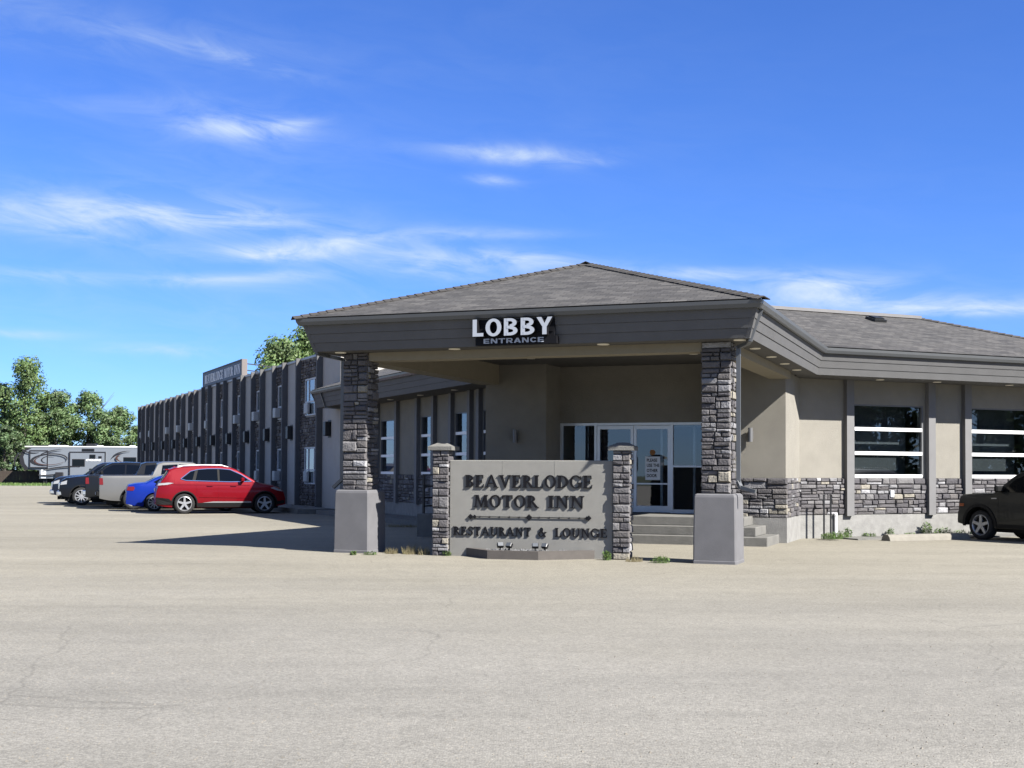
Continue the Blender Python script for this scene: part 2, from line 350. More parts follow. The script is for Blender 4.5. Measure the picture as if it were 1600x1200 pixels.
M['stonej'] = stone_mat('ledgestone_mass', STOPS, 1.0, True)
M['dkstone'] = stone_mat('dark_rubble', [(0, (.10, .085, .08)), (.3, (.15, .125, .11)), (.55, (.075, .065, .065)), (.75, (.20, .18, .165)), (.9, (.27, .25, .235))], 1.35, True)
M['shingle'] = shingle_mat()
M['cap'] = mat('cap_shingle', (.11, .10, .092), .95, var=.2, scale=8, obj_rand=.25)
M['flash'] = mat('ridge_metal', (.40, .385, .375), .5, var=.08)
M['black'] = mat('black_metal', (.012, .012, .014), .45, var=0)
M['vent'] = mat('vent_black', (.02, .022, .025), .5, var=0)
M['white'] = mat('white_vinyl', (2.3, 2.3, 2.3), .4, var=.03)
M['alu'] = mat('aluminium_frame', (.58, .60, .62), .35, metal=.55, var=.04)
M['glass'] = glass_mat('window_glass', ior=1.8)
M['glassd'] = glass_mat('door_glass', (.74, .78, .8), 2.1)
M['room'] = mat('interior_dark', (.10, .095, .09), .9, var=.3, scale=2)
M['blind'] = mat('blind_grey', (.16, .165, .165), .9, var=.12, scale=3)
M['blind_light'] = mat('blind_light_grey', (.30, .31, .31), .9, var=.12, scale=3)
M['jamb'] = mat('grey_window_jamb', (.30, .31, .32), .5, var=.05)
M['curtain'] = mat('curtain', (.16, .12, .09), .9, var=.15, scale=9)
M['letter'] = mat('black_letter', (.02, .02, .025), .6, var=0, spec=.12)
M['silver'] = mat('silver_letter_face', (1.08, 1.15, 1.26), .4, var=.03)
M['lamp'] = mat('lamp_lens', (2.7, 2.5, 2.05), .5, var=0)
M['sconce'] = mat('sconce_metal', (.40, .40, .41), .45, metal=.3, var=.05)
M['paper'] = mat('paper', (2.0, 2.1, 2.2), .8, var=.03)
M['grassbl'] = leaf_mat('weed_green', (.075, .13, .03))
M['drygrass'] = leaf_mat('weed_dry', (.15, .13, .065))
M['wing'] = mat('wing_stucco', (1.12, 1.06, .97), .95, var=.07, scale=2, bump=.4, bscale=110)
M['fin'] = mat('wing_fin_board', (.25, .25, .25), .8, var=.12, scale=2.5)
M['wwhite'] = mat('weathered_white_frame', (1.3, 1.3, 1.3), .5, var=.08)
M['ac'] = mat('air_conditioner_beige', (1.05, 1.05, 1.0), .5, var=.06)
M['rock'] = mat('grey_gravel', (.34, .34, .35), .9, var=.35, scale=30)
M['bark'] = mat('bark', (.16, .14, .115), .95, var=.3, scale=5, bump=.6, bscale=20)
M['grass'] = mat('grass', (.085, .12, .035), .95, var=.35, scale=.7, var2=.3, scale2=6)
M['lot'] = lot_mat()
# ------------------------------------------------------------------ ground
g = MB(); g.face([(-900, -300, 0), (900, -300, 0), (900, 1500, 0), (-900, 1500, 0)]); g.build('ground', M['grass'], kind='structure')
g = MB(); g.face([(-95, -60, .004), (80, -60, .004), (80, 60, .004), (-20, 108, .004), (-40, 119, .004), (-95, 121, .004)]); g.build('parking_lot', M['lot'], kind='structure')

# ------------------------------------------------------------------ stones
SRND = random.Random(7)
def stone_variants(n=26):
    out = []
    for i in range(n):
        r = SRND; b = MB()
        j = lambda a: r.uniform(-a, a)
        bk = [(-.5, 0, -.5), (.5, 0, -.5), (.5, 0, .5), (-.5, 0, .5)]
        mid = [(-.5 + abs(j(.045)), -.62 + j(.1), -.5 + abs(j(.11))), (.5 - abs(j(.045)), -.62 + j(.1), -.5 + abs(j(.11))), (.5 - abs(j(.03)), -.62 + j(.1), .5 - abs(j(.08))), (-.5 + abs(j(.03)), -.62 + j(.1), .5 - abs(j(.08)))]
        ix, iz = r.uniform(.05, .10), r.uniform(.11, .20)
        fr = [(-.5 + ix + j(.02), -1 + j(.14), -.5 + iz + j(.05)), (.5 - ix + j(.02), -1 + j(.14), -.5 + iz + j(.05)), (.5 - ix + j(.02), -1 + j(.14), .5 - iz + j(.05)), (-.5 + ix + j(.02), -1 + j(.14), .5 - iz + j(.05))]
        c = (j(.15), -1 - r.uniform(0, .12), j(.1))
        B = [b.pt(p) for p in bk]; Q = [b.pt(p) for p in mid]; F = [b.pt(p) for p in fr]; C = b.pt(c)
        for k in range(4):
            n2 = (k + 1) % 4
            for f in ([B[k], B[n2], Q[n2], Q[k]], [Q[k], Q[n2], F[n2], F[k]], [F[k], F[n2], C]):
                b.F.append(f); b.I.append(0); b.U.append(None)
        me = b.mesh('stone', M['stone']); out.append((me, [Vector(v) for v in b.V], b.F))
    return out
STONES = stone_variants()
def stone_layout(length, z0, z1, r, bh=(.13, .26), wr=(.2, .56)):
    """irregular ledgestone: bands filled with single stones or stacks of two or three -> (x0, x1, z0, z1)"""
    out = []; hs = []
    while sum(hs) < z1 - z0: hs.append(r.uniform(*bh))
    k = (z1 - z0) / sum(hs); z = z0
    for h in hs:
        h *= k; x = 0
        while x < length - 1e-6:
            w = r.uniform(*wr)
            if length - x - w < wr[0] * .8: w = length - x
            q = r.random()
            if h < .165 and q < .65 or q < .10 and w < .3: cuts = [0, 1]
            elif h > .22 and q > .5: a = r.uniform(.25, .4); cuts = [0, a, a + r.uniform(.25, .38), 1]
            else: cuts = [0, r.uniform(.32, .68), 1]
            for a, b in zip(cuts, cuts[1:]):
                if w > wr[1] * .55 and r.random() < .5:
                    c = x + w * r.uniform(.28, .72); out.append((x, c, z + h * a, z + h * b)); out.append((c, x + w, z + h * a, z + h * b))
                else: out.append((x, x + w, z + h * a, z + h * b))
            x += w
        z += h
    return out
def stones(parent, p0, ang, length, z0, z1, depth=.055, seed=1, single=True, skip=(), ext=(0, 0), gap=.009, bh=(.13, .26), mat_=None, wr=(.2, .56)):
    """clad a wall from p0 along ang with ledgestone; single: each stone its own object"""
    r = random.Random(seed); ca, sa = math.cos(ang), math.sin(ang); mb = MB() if not single else None
    for x0, x1, a, b in stone_layout(length, z0, z1, r, bh, wr):
        if any(x1 > q0 + .03 and x0 < q1 - .03 for q0, q1 in skip):
            # trim against what stands in front
            for q0, q1 in skip:
                if x0 < q0 < x1: x1 = q0
                if x0 < q1 < x1: x0 = q1
            if any(x1 > q0 + .03 and x0 < q1 - .03 for q0, q1 in skip): continue
        if x1 - x0 < .04: continue
        if x0 < 1e-4: x0 -= ext[0]
        if x1 > length - 1e-4: x1 += ext[1]
        cx = (x0 + x1) / 2; w = x1 - x0 - gap; h = b - a - gap; d = depth * r.uniform(.75, 1.35)
        me, vs, fs = STONES[r.randrange(len(STONES))]
        loc = (p0[0] + ca * cx, p0[1] + sa * cx, (a + b) / 2); fl = r.choice((1, -1))
        if single: link('stone', me, parent, loc=loc, rot=(0, 0, ang), scale=(w, d, h))
        else:
            i0 = len(mb.V)
            for v in vs:
                x, y, z = v.x * w * fl, v.y * d, v.z * h
                mb.V.append(Vector((loc[0] + ca * x - sa * y, loc[1] + sa * x + ca * y, loc[2] + z)))
            for f in fs: mb.F.append([i0 + q for q in f]); mb.I.append(0); mb.U.append(None)
    if not single: return mb.build('stone_cladding', mat_ or M['stonej'], parent, kind='stuff')

# ------------------------------------------------------------------ eaves
ORG = Vector((0, 22.95, 0))
Q2 = math.sqrt(.5)
HW = 4.47; INNER = 8.83
LE = 15.6; RE = 11.2
PATH = [Vector((-HW - LE * Q2, INNER + LE * Q2)), Vector((-HW, INNER)), Vector((-HW, 0)), Vector((HW, 0)), Vector((HW, INNER)), Vector((HW + RE * Q2, INNER + RE * Q2))]
def offs(d, path=PATH):
    out = []; n = len(path)
    for i, p in enumerate(path):
        a = (path[i] - path[i - 1]).normalized() if i > 0 else None
        b = (path[i + 1] - path[i]).normalized() if i < n - 1 else None
        nl = lambda t: Vector((-t.y, t.x))
        if a is None: out.append(p + nl(b) * d)
        elif b is None: out.append(p + nl(a) * d)
        else:
            na, nb = nl(a), nl(b); m = (na + nb).normalized(); out.append(p + m * (d / m.dot(na)))
    return out
def seg_strip(mb, i, prof, close=False, uv=False):
    """sweep profile [(inset, z), ...] along eave segment i with mitred ends"""
    P = [(offs(d)[i], offs(d)[i + 1], z) for d, z in prof]
    n = len(P)
    for k in range(n if close else n - 1):
        a0, a1, za = P[k]; b0, b1, zb = P[(k + 1) % n]
        mb.face([(a0.x, a0.y, za), (a1.x, a1.y, za), (b1.x, b1.y, zb), (b0.x, b0.y, zb)])
    if close:
        mb.face([(p[0].x, p[0].y, p[2]) for p in P]); mb.face([(p[1].x, p[1].y, p[2]) for p in P][::-1])
ZG = 4.50; ZS = 3.88; ZR = 6.0
canopy = thing('entrance_canopy', 'porte cochere with hipped shingle roof on two stone columns over the lobby entrance', 'canopy', ORG, CA)
lobby = thing('lobby_building', 'single storey tan stucco lobby building with grey posts, stone wainscot and shingle roof', 'building', ORG, CA)
GUT = [(0, ZG), (.010, ZG - .06), (.045, ZG - .125), (.095, ZG - .13), (.105, ZG + .012), (.085, ZG + .012), (.085, ZG - .03), (.02, ZG - .03), (.014, ZG)]
def fascia(seg, own):
    g = MB(); seg_strip(g, seg, GUT, True); g.build('gutter', M['gutter'], own)
    f = None
    # backing board and three lapped boards leaning in towards the bottom
    bk = MB(); seg_strip(bk, seg, [(.125, ZG), (.295, ZS + .004), (.33, ZS + .03), (.33, ZG)], True)
    f = bk.build('fascia', M['board'], own)
    for k in range(3):
        t0, t1 = k / 3, (k + 1) / 3 - .009
        i0 = .112 + .161 * t0; i1 = .112 + .161 * t1 - .012
        z0 = ZG - .125 - (ZG - .125 - ZS) * t0; z1 = ZG - .125 - (ZG - .125 - ZS) * t1
        b = MB(); seg_strip(b, seg, [(i0, z0), (i1, z1), (i1 + .02, z1), (i0 + .02, z0)], True); b.build('board', M['board'], f)
    return f
for sgm in (1, 2, 3): fascia(sgm, canopy)
for sgm in (0, 4): fascia(sgm, lobby)
# corner boards at the mitres
for i in (2, 3):
    b = MB(); a = offs(.098)[i]; c = offs(.098 + .165)[i]; s_ = 1 if i == 3 else -1
    b.hexa([(c.x, c.y, ZS - .004), (c.x - s_ * .07, c.y, ZS - .004), (c.x - s_ * .07, c.y + .05, ZS - .004), (c.x, c.y + .05, ZS - .004),
            (a.x, a.y, ZG - .1), (a.x - s_ * .07, a.y, ZG - .1), (a.x - s_ * .07, a.y + .05, ZG - .1), (a.x, a.y + .05, ZG - .1)]); b.build('corner_board', M['board'], canopy)
# soffits
for sgm, inn, own in ((0, 1.375, lobby), (1, .74, canopy), (2, .76, canopy), (3, .74, canopy), (4, 1.375, lobby)):
    b = MB(); seg_strip(b, sgm, [(.28, ZS + .001), (inn, ZS + .001), (inn, ZS + .04), (.28, ZS + .04)], True); b.build('soffit', M['soffit'], own)
# left eave end cap
b = MB(); e = [offs(d)[0] for d in (.02, .29, 1.5)]; dx, dy = -Q2 * .02, Q2 * .02
b.prism([(e[0].x, e[0].y, ZG - .02), (e[1].x, e[1].y, ZS), (e[2].x, e[2].y, ZS), (e[2].x, e[2].y, ZG + .44), (e[0].x, e[0].y, ZG)], (dx, dy, 0)); b.build('end_board', M['board'], lobby)

# ------------------------------------------------------------------ roofs
def roof_face(mb, pts, eave_dir):
    e = Vector(eave_dir).normalized(); p = [Vector(q) for q in pts]
    nrm = (p[1] - p[0]).cross(p[2] - p[0]).normalized(); up = nrm.cross(e)
    if up.z < 0: up = -up
    mb.face(p, 0, [((q - p[0]).dot(e), (q - p[0]).dot(up)) for q in p])
EI = .05; ZE = ZG + .03
def zat(q): return ZE + q / 3.0
TR = INNER + (HW - 0) / Q2 * 1 - HW     # where the three ridges meet: s = 0
rt = offs(EI)
APX = (0, HW, zat(HW - EI)); JN = (0, TR, zat(HW - EI))
rb = MB()
roof_face(rb, [(rt[2].x, rt[2].y, ZE), (rt[3].x, rt[3].y, ZE), APX], (1, 0, 0))
roof_face(rb, [(rt[3].x, rt[3].y, ZE), (rt[4].x, rt[4].y, ZE), JN, APX], (0, 1, 0))
roof_face(rb, [(rt[1].x, rt[1].y, ZE), (rt[2].x, rt[2].y, ZE), APX, JN], (0, -1, 0))
# drip edge thickness
for i in (1, 2, 3):
    a, c = rt[i], rt[i + 1]; a2, c2 = offs(EI + .05)[i], offs(EI + .05)[i + 1]
    rb.face([(a.x, a.y, ZE), (c.x, c.y, ZE), (c2.x, c2.y, ZE - .03), (a2.x, a2.y, ZE - .03)], 0, [(0, 0), (1, 0), (1, .03), (0, .03)])
canopy_roof = rb.build('roof', M['shingle'], canopy, smooth='keep')
def wing_pt(side, k, q, z):      # k along the wing from the inner gutter corner, q inward from the gutter line
    if side > 0: return (HW + k * Q2 - q * Q2, INNER + k * Q2 + q * Q2, z)
    return (-HW - k * Q2 + q * Q2, INNER + k * Q2 + q * Q2, z)
QR = HW / Q2 * 0 + (HW * Q2 + (TR - INNER) * Q2)  # inward distance of the ridge
zr = ZE + (QR - EI) / 3.0
lr = MB()
kj = (-HW + (TR - INNER)) * Q2
d = Vector((Q2, Q2, 0))
roof_face(lr, [wing_pt(1, 0, EI, ZE), wing_pt(1, RE - EI, EI, ZE), wing_pt(1, RE - QR, QR, zr), (0, TR, zr)], d)
roof_face(lr, [wing_pt(1, RE - EI, EI, ZE), wing_pt(1, RE - EI, 2 * QR - EI, ZE), wing_pt(1, RE - QR, QR, zr)], (-Q2, Q2, 0))
roof_face(lr, [wing_pt(1, RE - EI, 2 * QR - EI, ZE), wing_pt(1, kj, 2 * QR - EI, ZE), (0, TR, zr), wing_pt(1, RE - QR, QR, zr)], -d)
d2 = Vector((-Q2, Q2, 0))
KW = 15.02      # where the two storey wing's end wall stands
roof_face(lr, [wing_pt(-1, KW - .5, EI, ZE), wing_pt(-1, 0, EI, ZE), (0, TR, zr), wing_pt(-1, KW - .5, QR, zr)], d2)
roof_face(lr, [wing_pt(-1, LE, EI, ZE), wing_pt(-1, KW - .5, EI, ZE), wing_pt(-1, KW - .5, 1.05, ZE + 1 / 3), wing_pt(-1, LE, 1.05, ZE + 1 / 3)], d2)
roof_face(lr, [wing_pt(-1, KW - .5, QR, zr), (0, TR, zr), wing_pt(-1, kj, 2 * QR, ZE), wing_pt(-1, KW - .5, 2 * QR, ZE)], d2)
for sd, K in ((1, RE), (-1, LE)):
    lr.face([wing_pt(sd, 0, EI, ZE), wing_pt(sd, K - EI, EI, ZE), wing_pt(sd, K - EI, EI + .05, ZE - .03), wing_pt(sd, 0, EI + .05, ZE - .03)], 0, [(0, 0), (9, 0), (9, .03), (0, .03)])
lobby_roof = lr.build('roof', M['shingle'], lobby, smooth='keep')
b = MB()
p0 = Vector(wing_pt(1, -.6, QR - .10, zr - .01)); p1 = Vector(wing_pt(1, RE - QR, QR - .10, zr - .01))
q0 = Vector(wing_pt(1, -.6, QR + .12, zr - .01)); q1 = Vector(wing_pt(1, RE - QR, QR + .12, zr - .01)); up = Vector((0, 0, .085))
b.hexa([p0, p1, q1, q0, p0 + up, p1 + up, q1 + up, q0 + up]); b.build('ridge_flashing', M['flash'], lobby_roof)
# roof vent
vk, vq = 4.55, 3.75
b = MB(Matrix.Translation(Vector(wing_pt(1, vk, vq, ZE + (vq - EI) / 3))) @ Matrix.Rotation(R(45), 4, 'Z') @ Matrix.Rotation(math.atan(1 / 3), 4, 'X'))
b.box(-.2, .2, -.22, .2, -.02, .07); b.box(-.15, .15, -.16, .14, .07, .11); b.build('roof_vent', M['vent'], lobby_roof)
# hip caps, each shingle by itself
def cap_mesh():
    b = MB(); w = .13; t = .014
    top = [(-.13, -w, -.052), (-.13, 0, 0), (-.13, w, -.052), (.13, -w, -.03), (.13, 0, .022), (.13, w, -.03)]
    i = [b.pt(p) for p in top]; j = [b.pt((p[0], p[1], p[2] - t)) for p in top]
    for f in ([i[0], i[3], i[4], i[1]], [i[1], i[4], i[5], i[2]], [i[3], j[3], j[4], i[4]], [i[4], j[4], j[5], i[5]], [i[0], j[0], j[3], i[3]], [i[2], i[5], j[5], j[2]]):
        b.F.append(f); b.I.append(0); b.U.append(None)
    return b.mesh('cap_shingle', M['cap'])
CAP = cap_mesh(); crnd = random.Random(3)
def caps(parent, a, b, step=.17):
    a = Vector(a); b = Vector(b); d = b - a; n = int(d.length / step); d.normalize()
    yaw = math.atan2(-d.y, -d.x); pit = -math.asin(-d.z) * 1
    for k in range(n + 1):
        p = a + d * (step * k)
        link('cap_shingle', CAP, parent, loc=p + Vector((0, 0, .03)), rot=(crnd.uniform(-.04, .04), math.asin(d.z), yaw + crnd.uniform(-.03, .03)))
caps(canopy_roof, (rt[2].x, rt[2].y, ZE), APX); caps(canopy_roof, (rt[3].x, rt[3].y, ZE), APX); caps(canopy_roof, APX, JN, .24)
caps(lobby_roof, wing_pt(1, RE - EI, EI, ZE), wing_pt(1, RE - QR, QR, zr), .2)

# ------------------------------------------------------------------ canopy: columns, pedestals, beams
CS, CT0, CT1 = 3.28, .70, 1.20
for sd in (-1, 1):
    x0, x1 = (CS, CS + .52) if sd > 0 else (-CS - .52, -CS)
    b = MB(); b.box(x0 + .05, x1 - .05, CT0 + .05, CT1 - .05, 1.18, ZS + .1)
    c = b.build('column', M['mortar'], canopy)
    dp = .055
    stones(c, (x0 + .05, CT0 + .05), 0, .42, 1.22, ZS, seed=11 + sd, ext=(.05, .05), wr=(.17, .38))
    stones(c, (x1 - .05, CT0 + .05), R(90), .40, 1.22, ZS, seed=21 + sd, ext=(0, .05), wr=(.17, .38))
    stones(c, (x1 - .05, CT1 - .05), R(180), .42, 1.22, ZS, seed=31 + sd, single=False, ext=(0, .05))
    stones(c, (x0 + .05, CT1 - .05), R(270), .40, 1.22, ZS, seed=41 + sd, single=False)
    # battered pedestal, rounded edges
    xc = (x0 + x1) / 2
    def ring(z, hx, ya, yb, ch=.025):
        return [(xc - hx + ch, ya, z), (xc + hx - ch, ya, z), (xc + hx, ya + ch, z), (xc + hx, yb - ch, z), (xc + hx - ch, yb, z), (xc - hx + ch, yb, z), (xc - hx, yb - ch, z), (xc - hx, ya + ch, z)]
    prof = [(0, .385, .575, 1.345), (.05, .385, .575, 1.345), (.06, .378, .582, 1.338), (.60, .374, .587, 1.333), (1.16, .366, .594, 1.325), (1.20, .356, .604, 1.315), (1.222, .325, .635, 1.285)]
    b = MB(); rs = [[b.pt(p) for p in ring(*q)] for q in prof]
    for i in range(len(rs) - 1):
        for k in range(8): b.F.append([rs[i][k], rs[i][(k + 1) % 8], rs[i + 1][(k + 1) % 8], rs[i + 1][k]]); b.I.append(0); b.U.append(None)
    b.F.append(rs[-1]); b.I.append(0); b.U.append(None)
    b.build('pedestal', M['ped'], canopy)
b = MB(); b.box(-CS + .003, CS - .003, CT0 + .06, CT1 - .02, 3.72, 4.26); b.build('beam', M['ceil'], canopy)
for sd in (-1, 1):
    b = MB(); x = sd * (CS + .26); b.box(x - .235, x + .235, CT1 - .04, 7.79, 3.72, 4.26); b.build('beam', M['ceil'], canopy)
b = MB(); b.box(-CS - .02, CS + .02, CT1 - .03, 8.95, 4.20, 4.24); b.build('ceiling', M['soffit'], canopy)
# recessed lights
def lens(parent, s, t, z, r=.10):
    b = MB(); n = 16
    pts = [(s + r * math.cos(2 * math.pi * k / n), t + r * math.sin(2 * math.pi * k / n), z) for k in range(n)]
    b.prism(pts, (0, 0, -.012)); b.build('recessed_light', M['lamp'], parent)
for s_ in (-3.75, -1.35, 1.55, 4.0): lens(canopy, s_, .50, ZS, .11)
for t_ in (2.1, 3.9, 5.6, 7.3): lens(canopy, 3.98, t_, ZS, .10); lens(canopy, -3.98, t_, ZS, .10)
for s_, t_ in ((-1.9, 3.2), (1.9, 3.2), (-1.9, 6.2), (1.9, 6.2)): lens(canopy, s_, t_, 4.2, .10)
for k in (2.2, 4.0, 6.4): p = wing_pt(1, k, .8, ZS); lens(lobby, p[0], p[1], ZS, .10)
for k in (3.2, 6.0, 8.8): p = wing_pt(-1, k, .8, ZS); lens(lobby, p[0], p[1], ZS, .10)
# downspouts
def spout(parent, path, w=.07, d=.06):
    b = MB()
    path = [Vector(p) for p in path]
    for i in range(len(path) - 1):
        p, q = path[i], path[i + 1]; e = (q - p).normalized() * .02
        b.bar(p - e, q + e, w, d)
    return b.build('downspout', M['gutter'], parent)
a = offs(.06)[3]
spout(canopy, [(4.40, .42, ZG - .08), (4.20, .40, ZS - .02), (4.12, .62, ZS - .05), (3.92, .80, ZS - .10), (3.92, .80, 1.42), (3.96, .77, 1.34), (4.22, .70, 1.27)])
a = offs(.06)[2]
spout(canopy, [(-4.40, .42, ZG - .08), (-4.20, .40, ZS - .02), (-4.12, .72, ZS - .05), (-3.92, .92, ZS - .10), (-3.92, .92, 1.42), (-4.1, .92, 1.27)])
pa = wing_pt(-1, 14.4, .05, ZG - .08); pb = wing_pt(-1, 14.4, .25, ZS - .02); pc = wing_pt(-1, 14.1, 1.2, ZS - .08); pd = wing_pt(-1, 14.0, 1.30, .3)
spout(lobby, [pa, pb, pc, (pc[0], pc[1], 2.5), (pc[0], pc[1], .35)])

# ------------------------------------------------------------------ lobby walls
FT, DT = 7.8, 8.85       # flank front plane, door plane
FS0, FS1 = 2.08, 3.66
OV = 1.35
def wl(side, k, d, z):      # on a wing wall: k along from its start, d outward
    q = OV - d
    if side > 0: return (HW + k * Q2 - q * Q2, INNER + k * Q2 + q * Q2, z)
    return (-HW - k * Q2 + q * Q2, INNER + k * Q2 + q * Q2, z)
K0R = (FS1 - (HW - OV * Q2)) / Q2     # wing wall starts where it meets the flank return
def wbox(mb, side, k0, k1, d0, d1, z0, z1, m=0):
    mb.hexa([wl(side, k0, d0, z0), wl(side, k1, d0, z0), wl(side, k1, d1, z0), wl(side, k0, d1, z0), wl(side, k0, d0, z1), wl(side, k1, d0, z1), wl(side, k1, d1, z1), wl(side, k0, d1, z1)], m)
ZB0, ZB1 = .57, 1.47
# flank blocks
for sd in (-1, 1):
    b = MB(); x0, x1 = sorted((sd * FS0, sd * FS1)); b.box(x0, x1, FT, 12.2, ZB1, 4.22); b.build('wall', M['stucco'], lobby)
    b = MB(); b.box(x0 + .01, x1 - .01, FT + .012, 12.0, ZB0, ZB1 + .002); w = b.build('wainscot', M['mortar'], lobby)
    if sd > 0:
        stones(w, (x0, FT + .012), 0, x1 - x0 - .01, ZB0, ZB1, seed=5, ext=(.0, .055))
        stones(w, (x1 - .01, FT + .012), R(90), 2.0, ZB0, ZB1, seed=6, single=False)
    else:
        stones(w, (x0, FT + .012), 0, x1 - x0 - .01, ZB0, ZB1, seed=8, single=False)
    b = MB(); b.box(x0 - .03, x1 + .03, FT - .03, 12.1, 0, ZB0 - .002); b.build('foundation', M['found'], lobby)
# door wall
b = MB(); b.box(-FS0 - .05, FS0 + .05, DT, DT + .2, 2.80, 4.22); b.box(-FS0 - .02, -2.085, DT + .001, DT + .2, .5, 2.80); b.box(1.93, FS0 + .02, DT + .001, DT + .2, .5, 2.80); b.build('wall', M['stucco'], lobby)
# storefront: frame, doors, side lights
ZD = .60
fr = MB()
def fbar(x0, x1, z0, z1, y0=DT + .02, y1=DT + .14): fr.box(x0, x1, y0, y1, z0, z1)
for x in (-2.085, -1.19, .735, 1.87): fbar(x, x + .06, ZD, 2.80)
fr.box(-2.0245, 1.8695, DT + .025, DT + .135, 2.735, 2.796)
for x0, x1 in ((-2.0245, -1.1905), (.7955, 1.8695)): fr.box(x0, x1, DT + .025, DT + .135, ZD, ZD + .09); fr.box(x0, x1, DT + .03, DT + .13, 1.71, 1.755)
entrance = fr.build('door_frame', M['alu'], lobby)
for x0, x1 in ((-2.02, -1.195), (.80, 1.865)):
    for z0, z1 in ((ZD + .09, 1.71), (1.755, 2.735)):
        b = MB(); b.box(x0, x1, DT + .075, DT + .083, z0, z1); b.build('pane', M['glassd'], entrance)
for x0, x1, hx in ((-1.125, -.20, -.27), (-.19, .73, -.12)):
    b = MB(); y0, y1 = DT + .045, DT + .095
    b.box(x0, x0 + .07, y0, y1, ZD + .012, 2.725); b.box(x1 - .07, x1, y0, y1, ZD + .012, 2.725)
    b.box(x0 + .071, x1 - .071, y0 + .002, y1 - .002, 2.64, 2.724); b.box(x0 + .071, x1 - .071, y0 + .002, y1 - .002, ZD + .014, ZD + .17)
    dr = b.build('door', M['alu'], lobby)
    b = MB(); b.box(x0 + .068, x1 - .068, DT + .066, DT + .073, ZD + .168, 2.642); b.build('pane', M['glassd'], dr)
    b = MB(); b.tube([(hx, DT + .04, 1.62), (hx, DT - .02, 1.62), (hx, DT - .02, 1.95), (hx, DT + .04, 1.95)], .012, 6); b.build('handle', M['alu'], dr)
    b = MB(); b.box(x0 + .071, x1 - .071, DT + .012, DT + .04, 1.29, 1.325); b.build('push_bar', M['alu'], dr)
# room behind the glass: second set of doors, back wall, floor, curtain
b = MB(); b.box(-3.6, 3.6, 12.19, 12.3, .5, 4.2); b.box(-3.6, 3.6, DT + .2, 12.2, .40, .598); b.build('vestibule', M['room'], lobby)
b = MB()
for x in (-1.6, -.75, .05, .9): b.box(x, x + .06, 10.6, 10.66, .6, 2.75)
b.box(-2.05, 2.05, 10.601, 10.659, 2.75, 2.85); b.build('inner_door_frame', M['alu'], lobby)
b = MB(); y = DT + .32
pts = [(-1.62 + i * .05, y + (.03 if i % 2 else -.03)) for i in range(9)]
for i in range(8): b.face([(*pts[i], .62), (*pts[i + 1], .62), (*pts[i + 1], 2.72), (*pts[i], 2.72)])
b.build('curtain', M['curtain'], lobby)
# wing walls
def wing_wall(side, k0, k1, posts, wins, end):
    b = MB(); wall_d = 0
    ks = [k0] + [q for w in wins for q in w] + [k1]
    for i in range(0, len(ks), 2): wbox(b, side, ks[i], ks[i + 1], -.22, 0, ZB1, ZS + .02)
    for a, c in wins: wbox(b, side, a, c, -.22, 0, 3.30, ZS + .02)
    b.build('wall', M['stucco'], lobby)
    b = MB(); wbox(b, side, k0, k1, -.23, -.012, ZB0, ZB1 - .002); w = b.build('wainscot', M['mortar'], lobby)
    b = MB(); wbox(b, side, k0, k1, -.24, .025, 0, ZB0 - .003); b.build('foundation', M['found'], lobby)
    for k, wd in posts:
        b = MB(); wbox(b, side, k - wd / 2, k + wd / 2, .002, .13, ZB0 - .03, ZS + .001); b.build('post', M['post'], lobby)
    for a, c in wins:
        b = MB(); wd, d0, d1 = .045, -.10, -.005
        wbox(b, side, a, a + wd, d0, d1, 1.50, 3.30, 1); wbox(b, side, c - wd, c, d0, d1, 1.50, 3.30, 1)
        for z0, z1 in ((1.475, 1.56), (2.045, 2.13), (2.645, 2.73), (3.265, 3.298)): wbox(b, side, a + wd + .0005, c - wd - .0005, d0 + .003, d1 + .012 if z0 < 3 else d1 - .004, z0, z1, 0 if z0 < 3 else 1)
        f = b.build('window', [M['white'], M['jamb']], lobby)
        for z0, z1 in ((1.56, 2.045), (2.13, 2.645), (2.73, 3.265)):
            b = MB(); wbox(b, side, a + wd, c - wd, -.062, -.056, z0, z1); b.build('pane', M['glass'], f)
        # blind half drawn inside
        b = MB(); wbox(b, side, a + .06, c - .06, -.62, -.60, 1.48, 2.35); wbox(b, side, a + .06, c - .06, -.62, -.60, 2.80, 3.30); b.build('blind', M['blind'], f)
        b = MB(); wbox(b, side, a + .16, c - .12, -.55, -.53, 2.05, 2.80); b.build('blind', M['blind_light'], f)
    return w
# right wing
W1 = wing_wall(1, K0R, RE - OV, [(K0R + 1.44, .22), (K0R + 4.02, .22), (K0R + 5.22, .22), (K0R + 7.75, .22)], [(K0R + 1.62, K0R + 3.84), (K0R + 5.36, K0R + 7.58)], 0)
st = wl(1, K0R, -.012, 0)
sk = [(1.33, 1.55), (3.91, 4.13), (5.11, 5.33)]
stones(W1, st, R(45), 7.6, ZB0, ZB1, seed=51, skip=sk)
st = wl(1, K0R + 7.62, -.012, 0); stones(W1, st, R(45), RE - OV - K0R - 7.62, ZB0, ZB1, seed=52, single=False)
# left wing
K0L = (-FS1 + (HW - OV * Q2)) / -Q2
LK = lambda k: k + .07
Wl = wing_wall(-1, K0L, 14.9, [(2.55, .2), (3.22, .2), (4.68, .2), (6.12, .2), (7.58, .2), (9.55, .2), (11.6, .2), (13.2, .2)],
               [(1.6, 2.42), (3.40, 4.52), (6.28, 7.42), (9.75, 11.4)], 0)
st = wl(-1, 14.9, -.012, 0); stones(Wl, st, R(-45), 14.9 - K0L, ZB0, ZB1, seed=61, single=False, bh=(.14, .26))
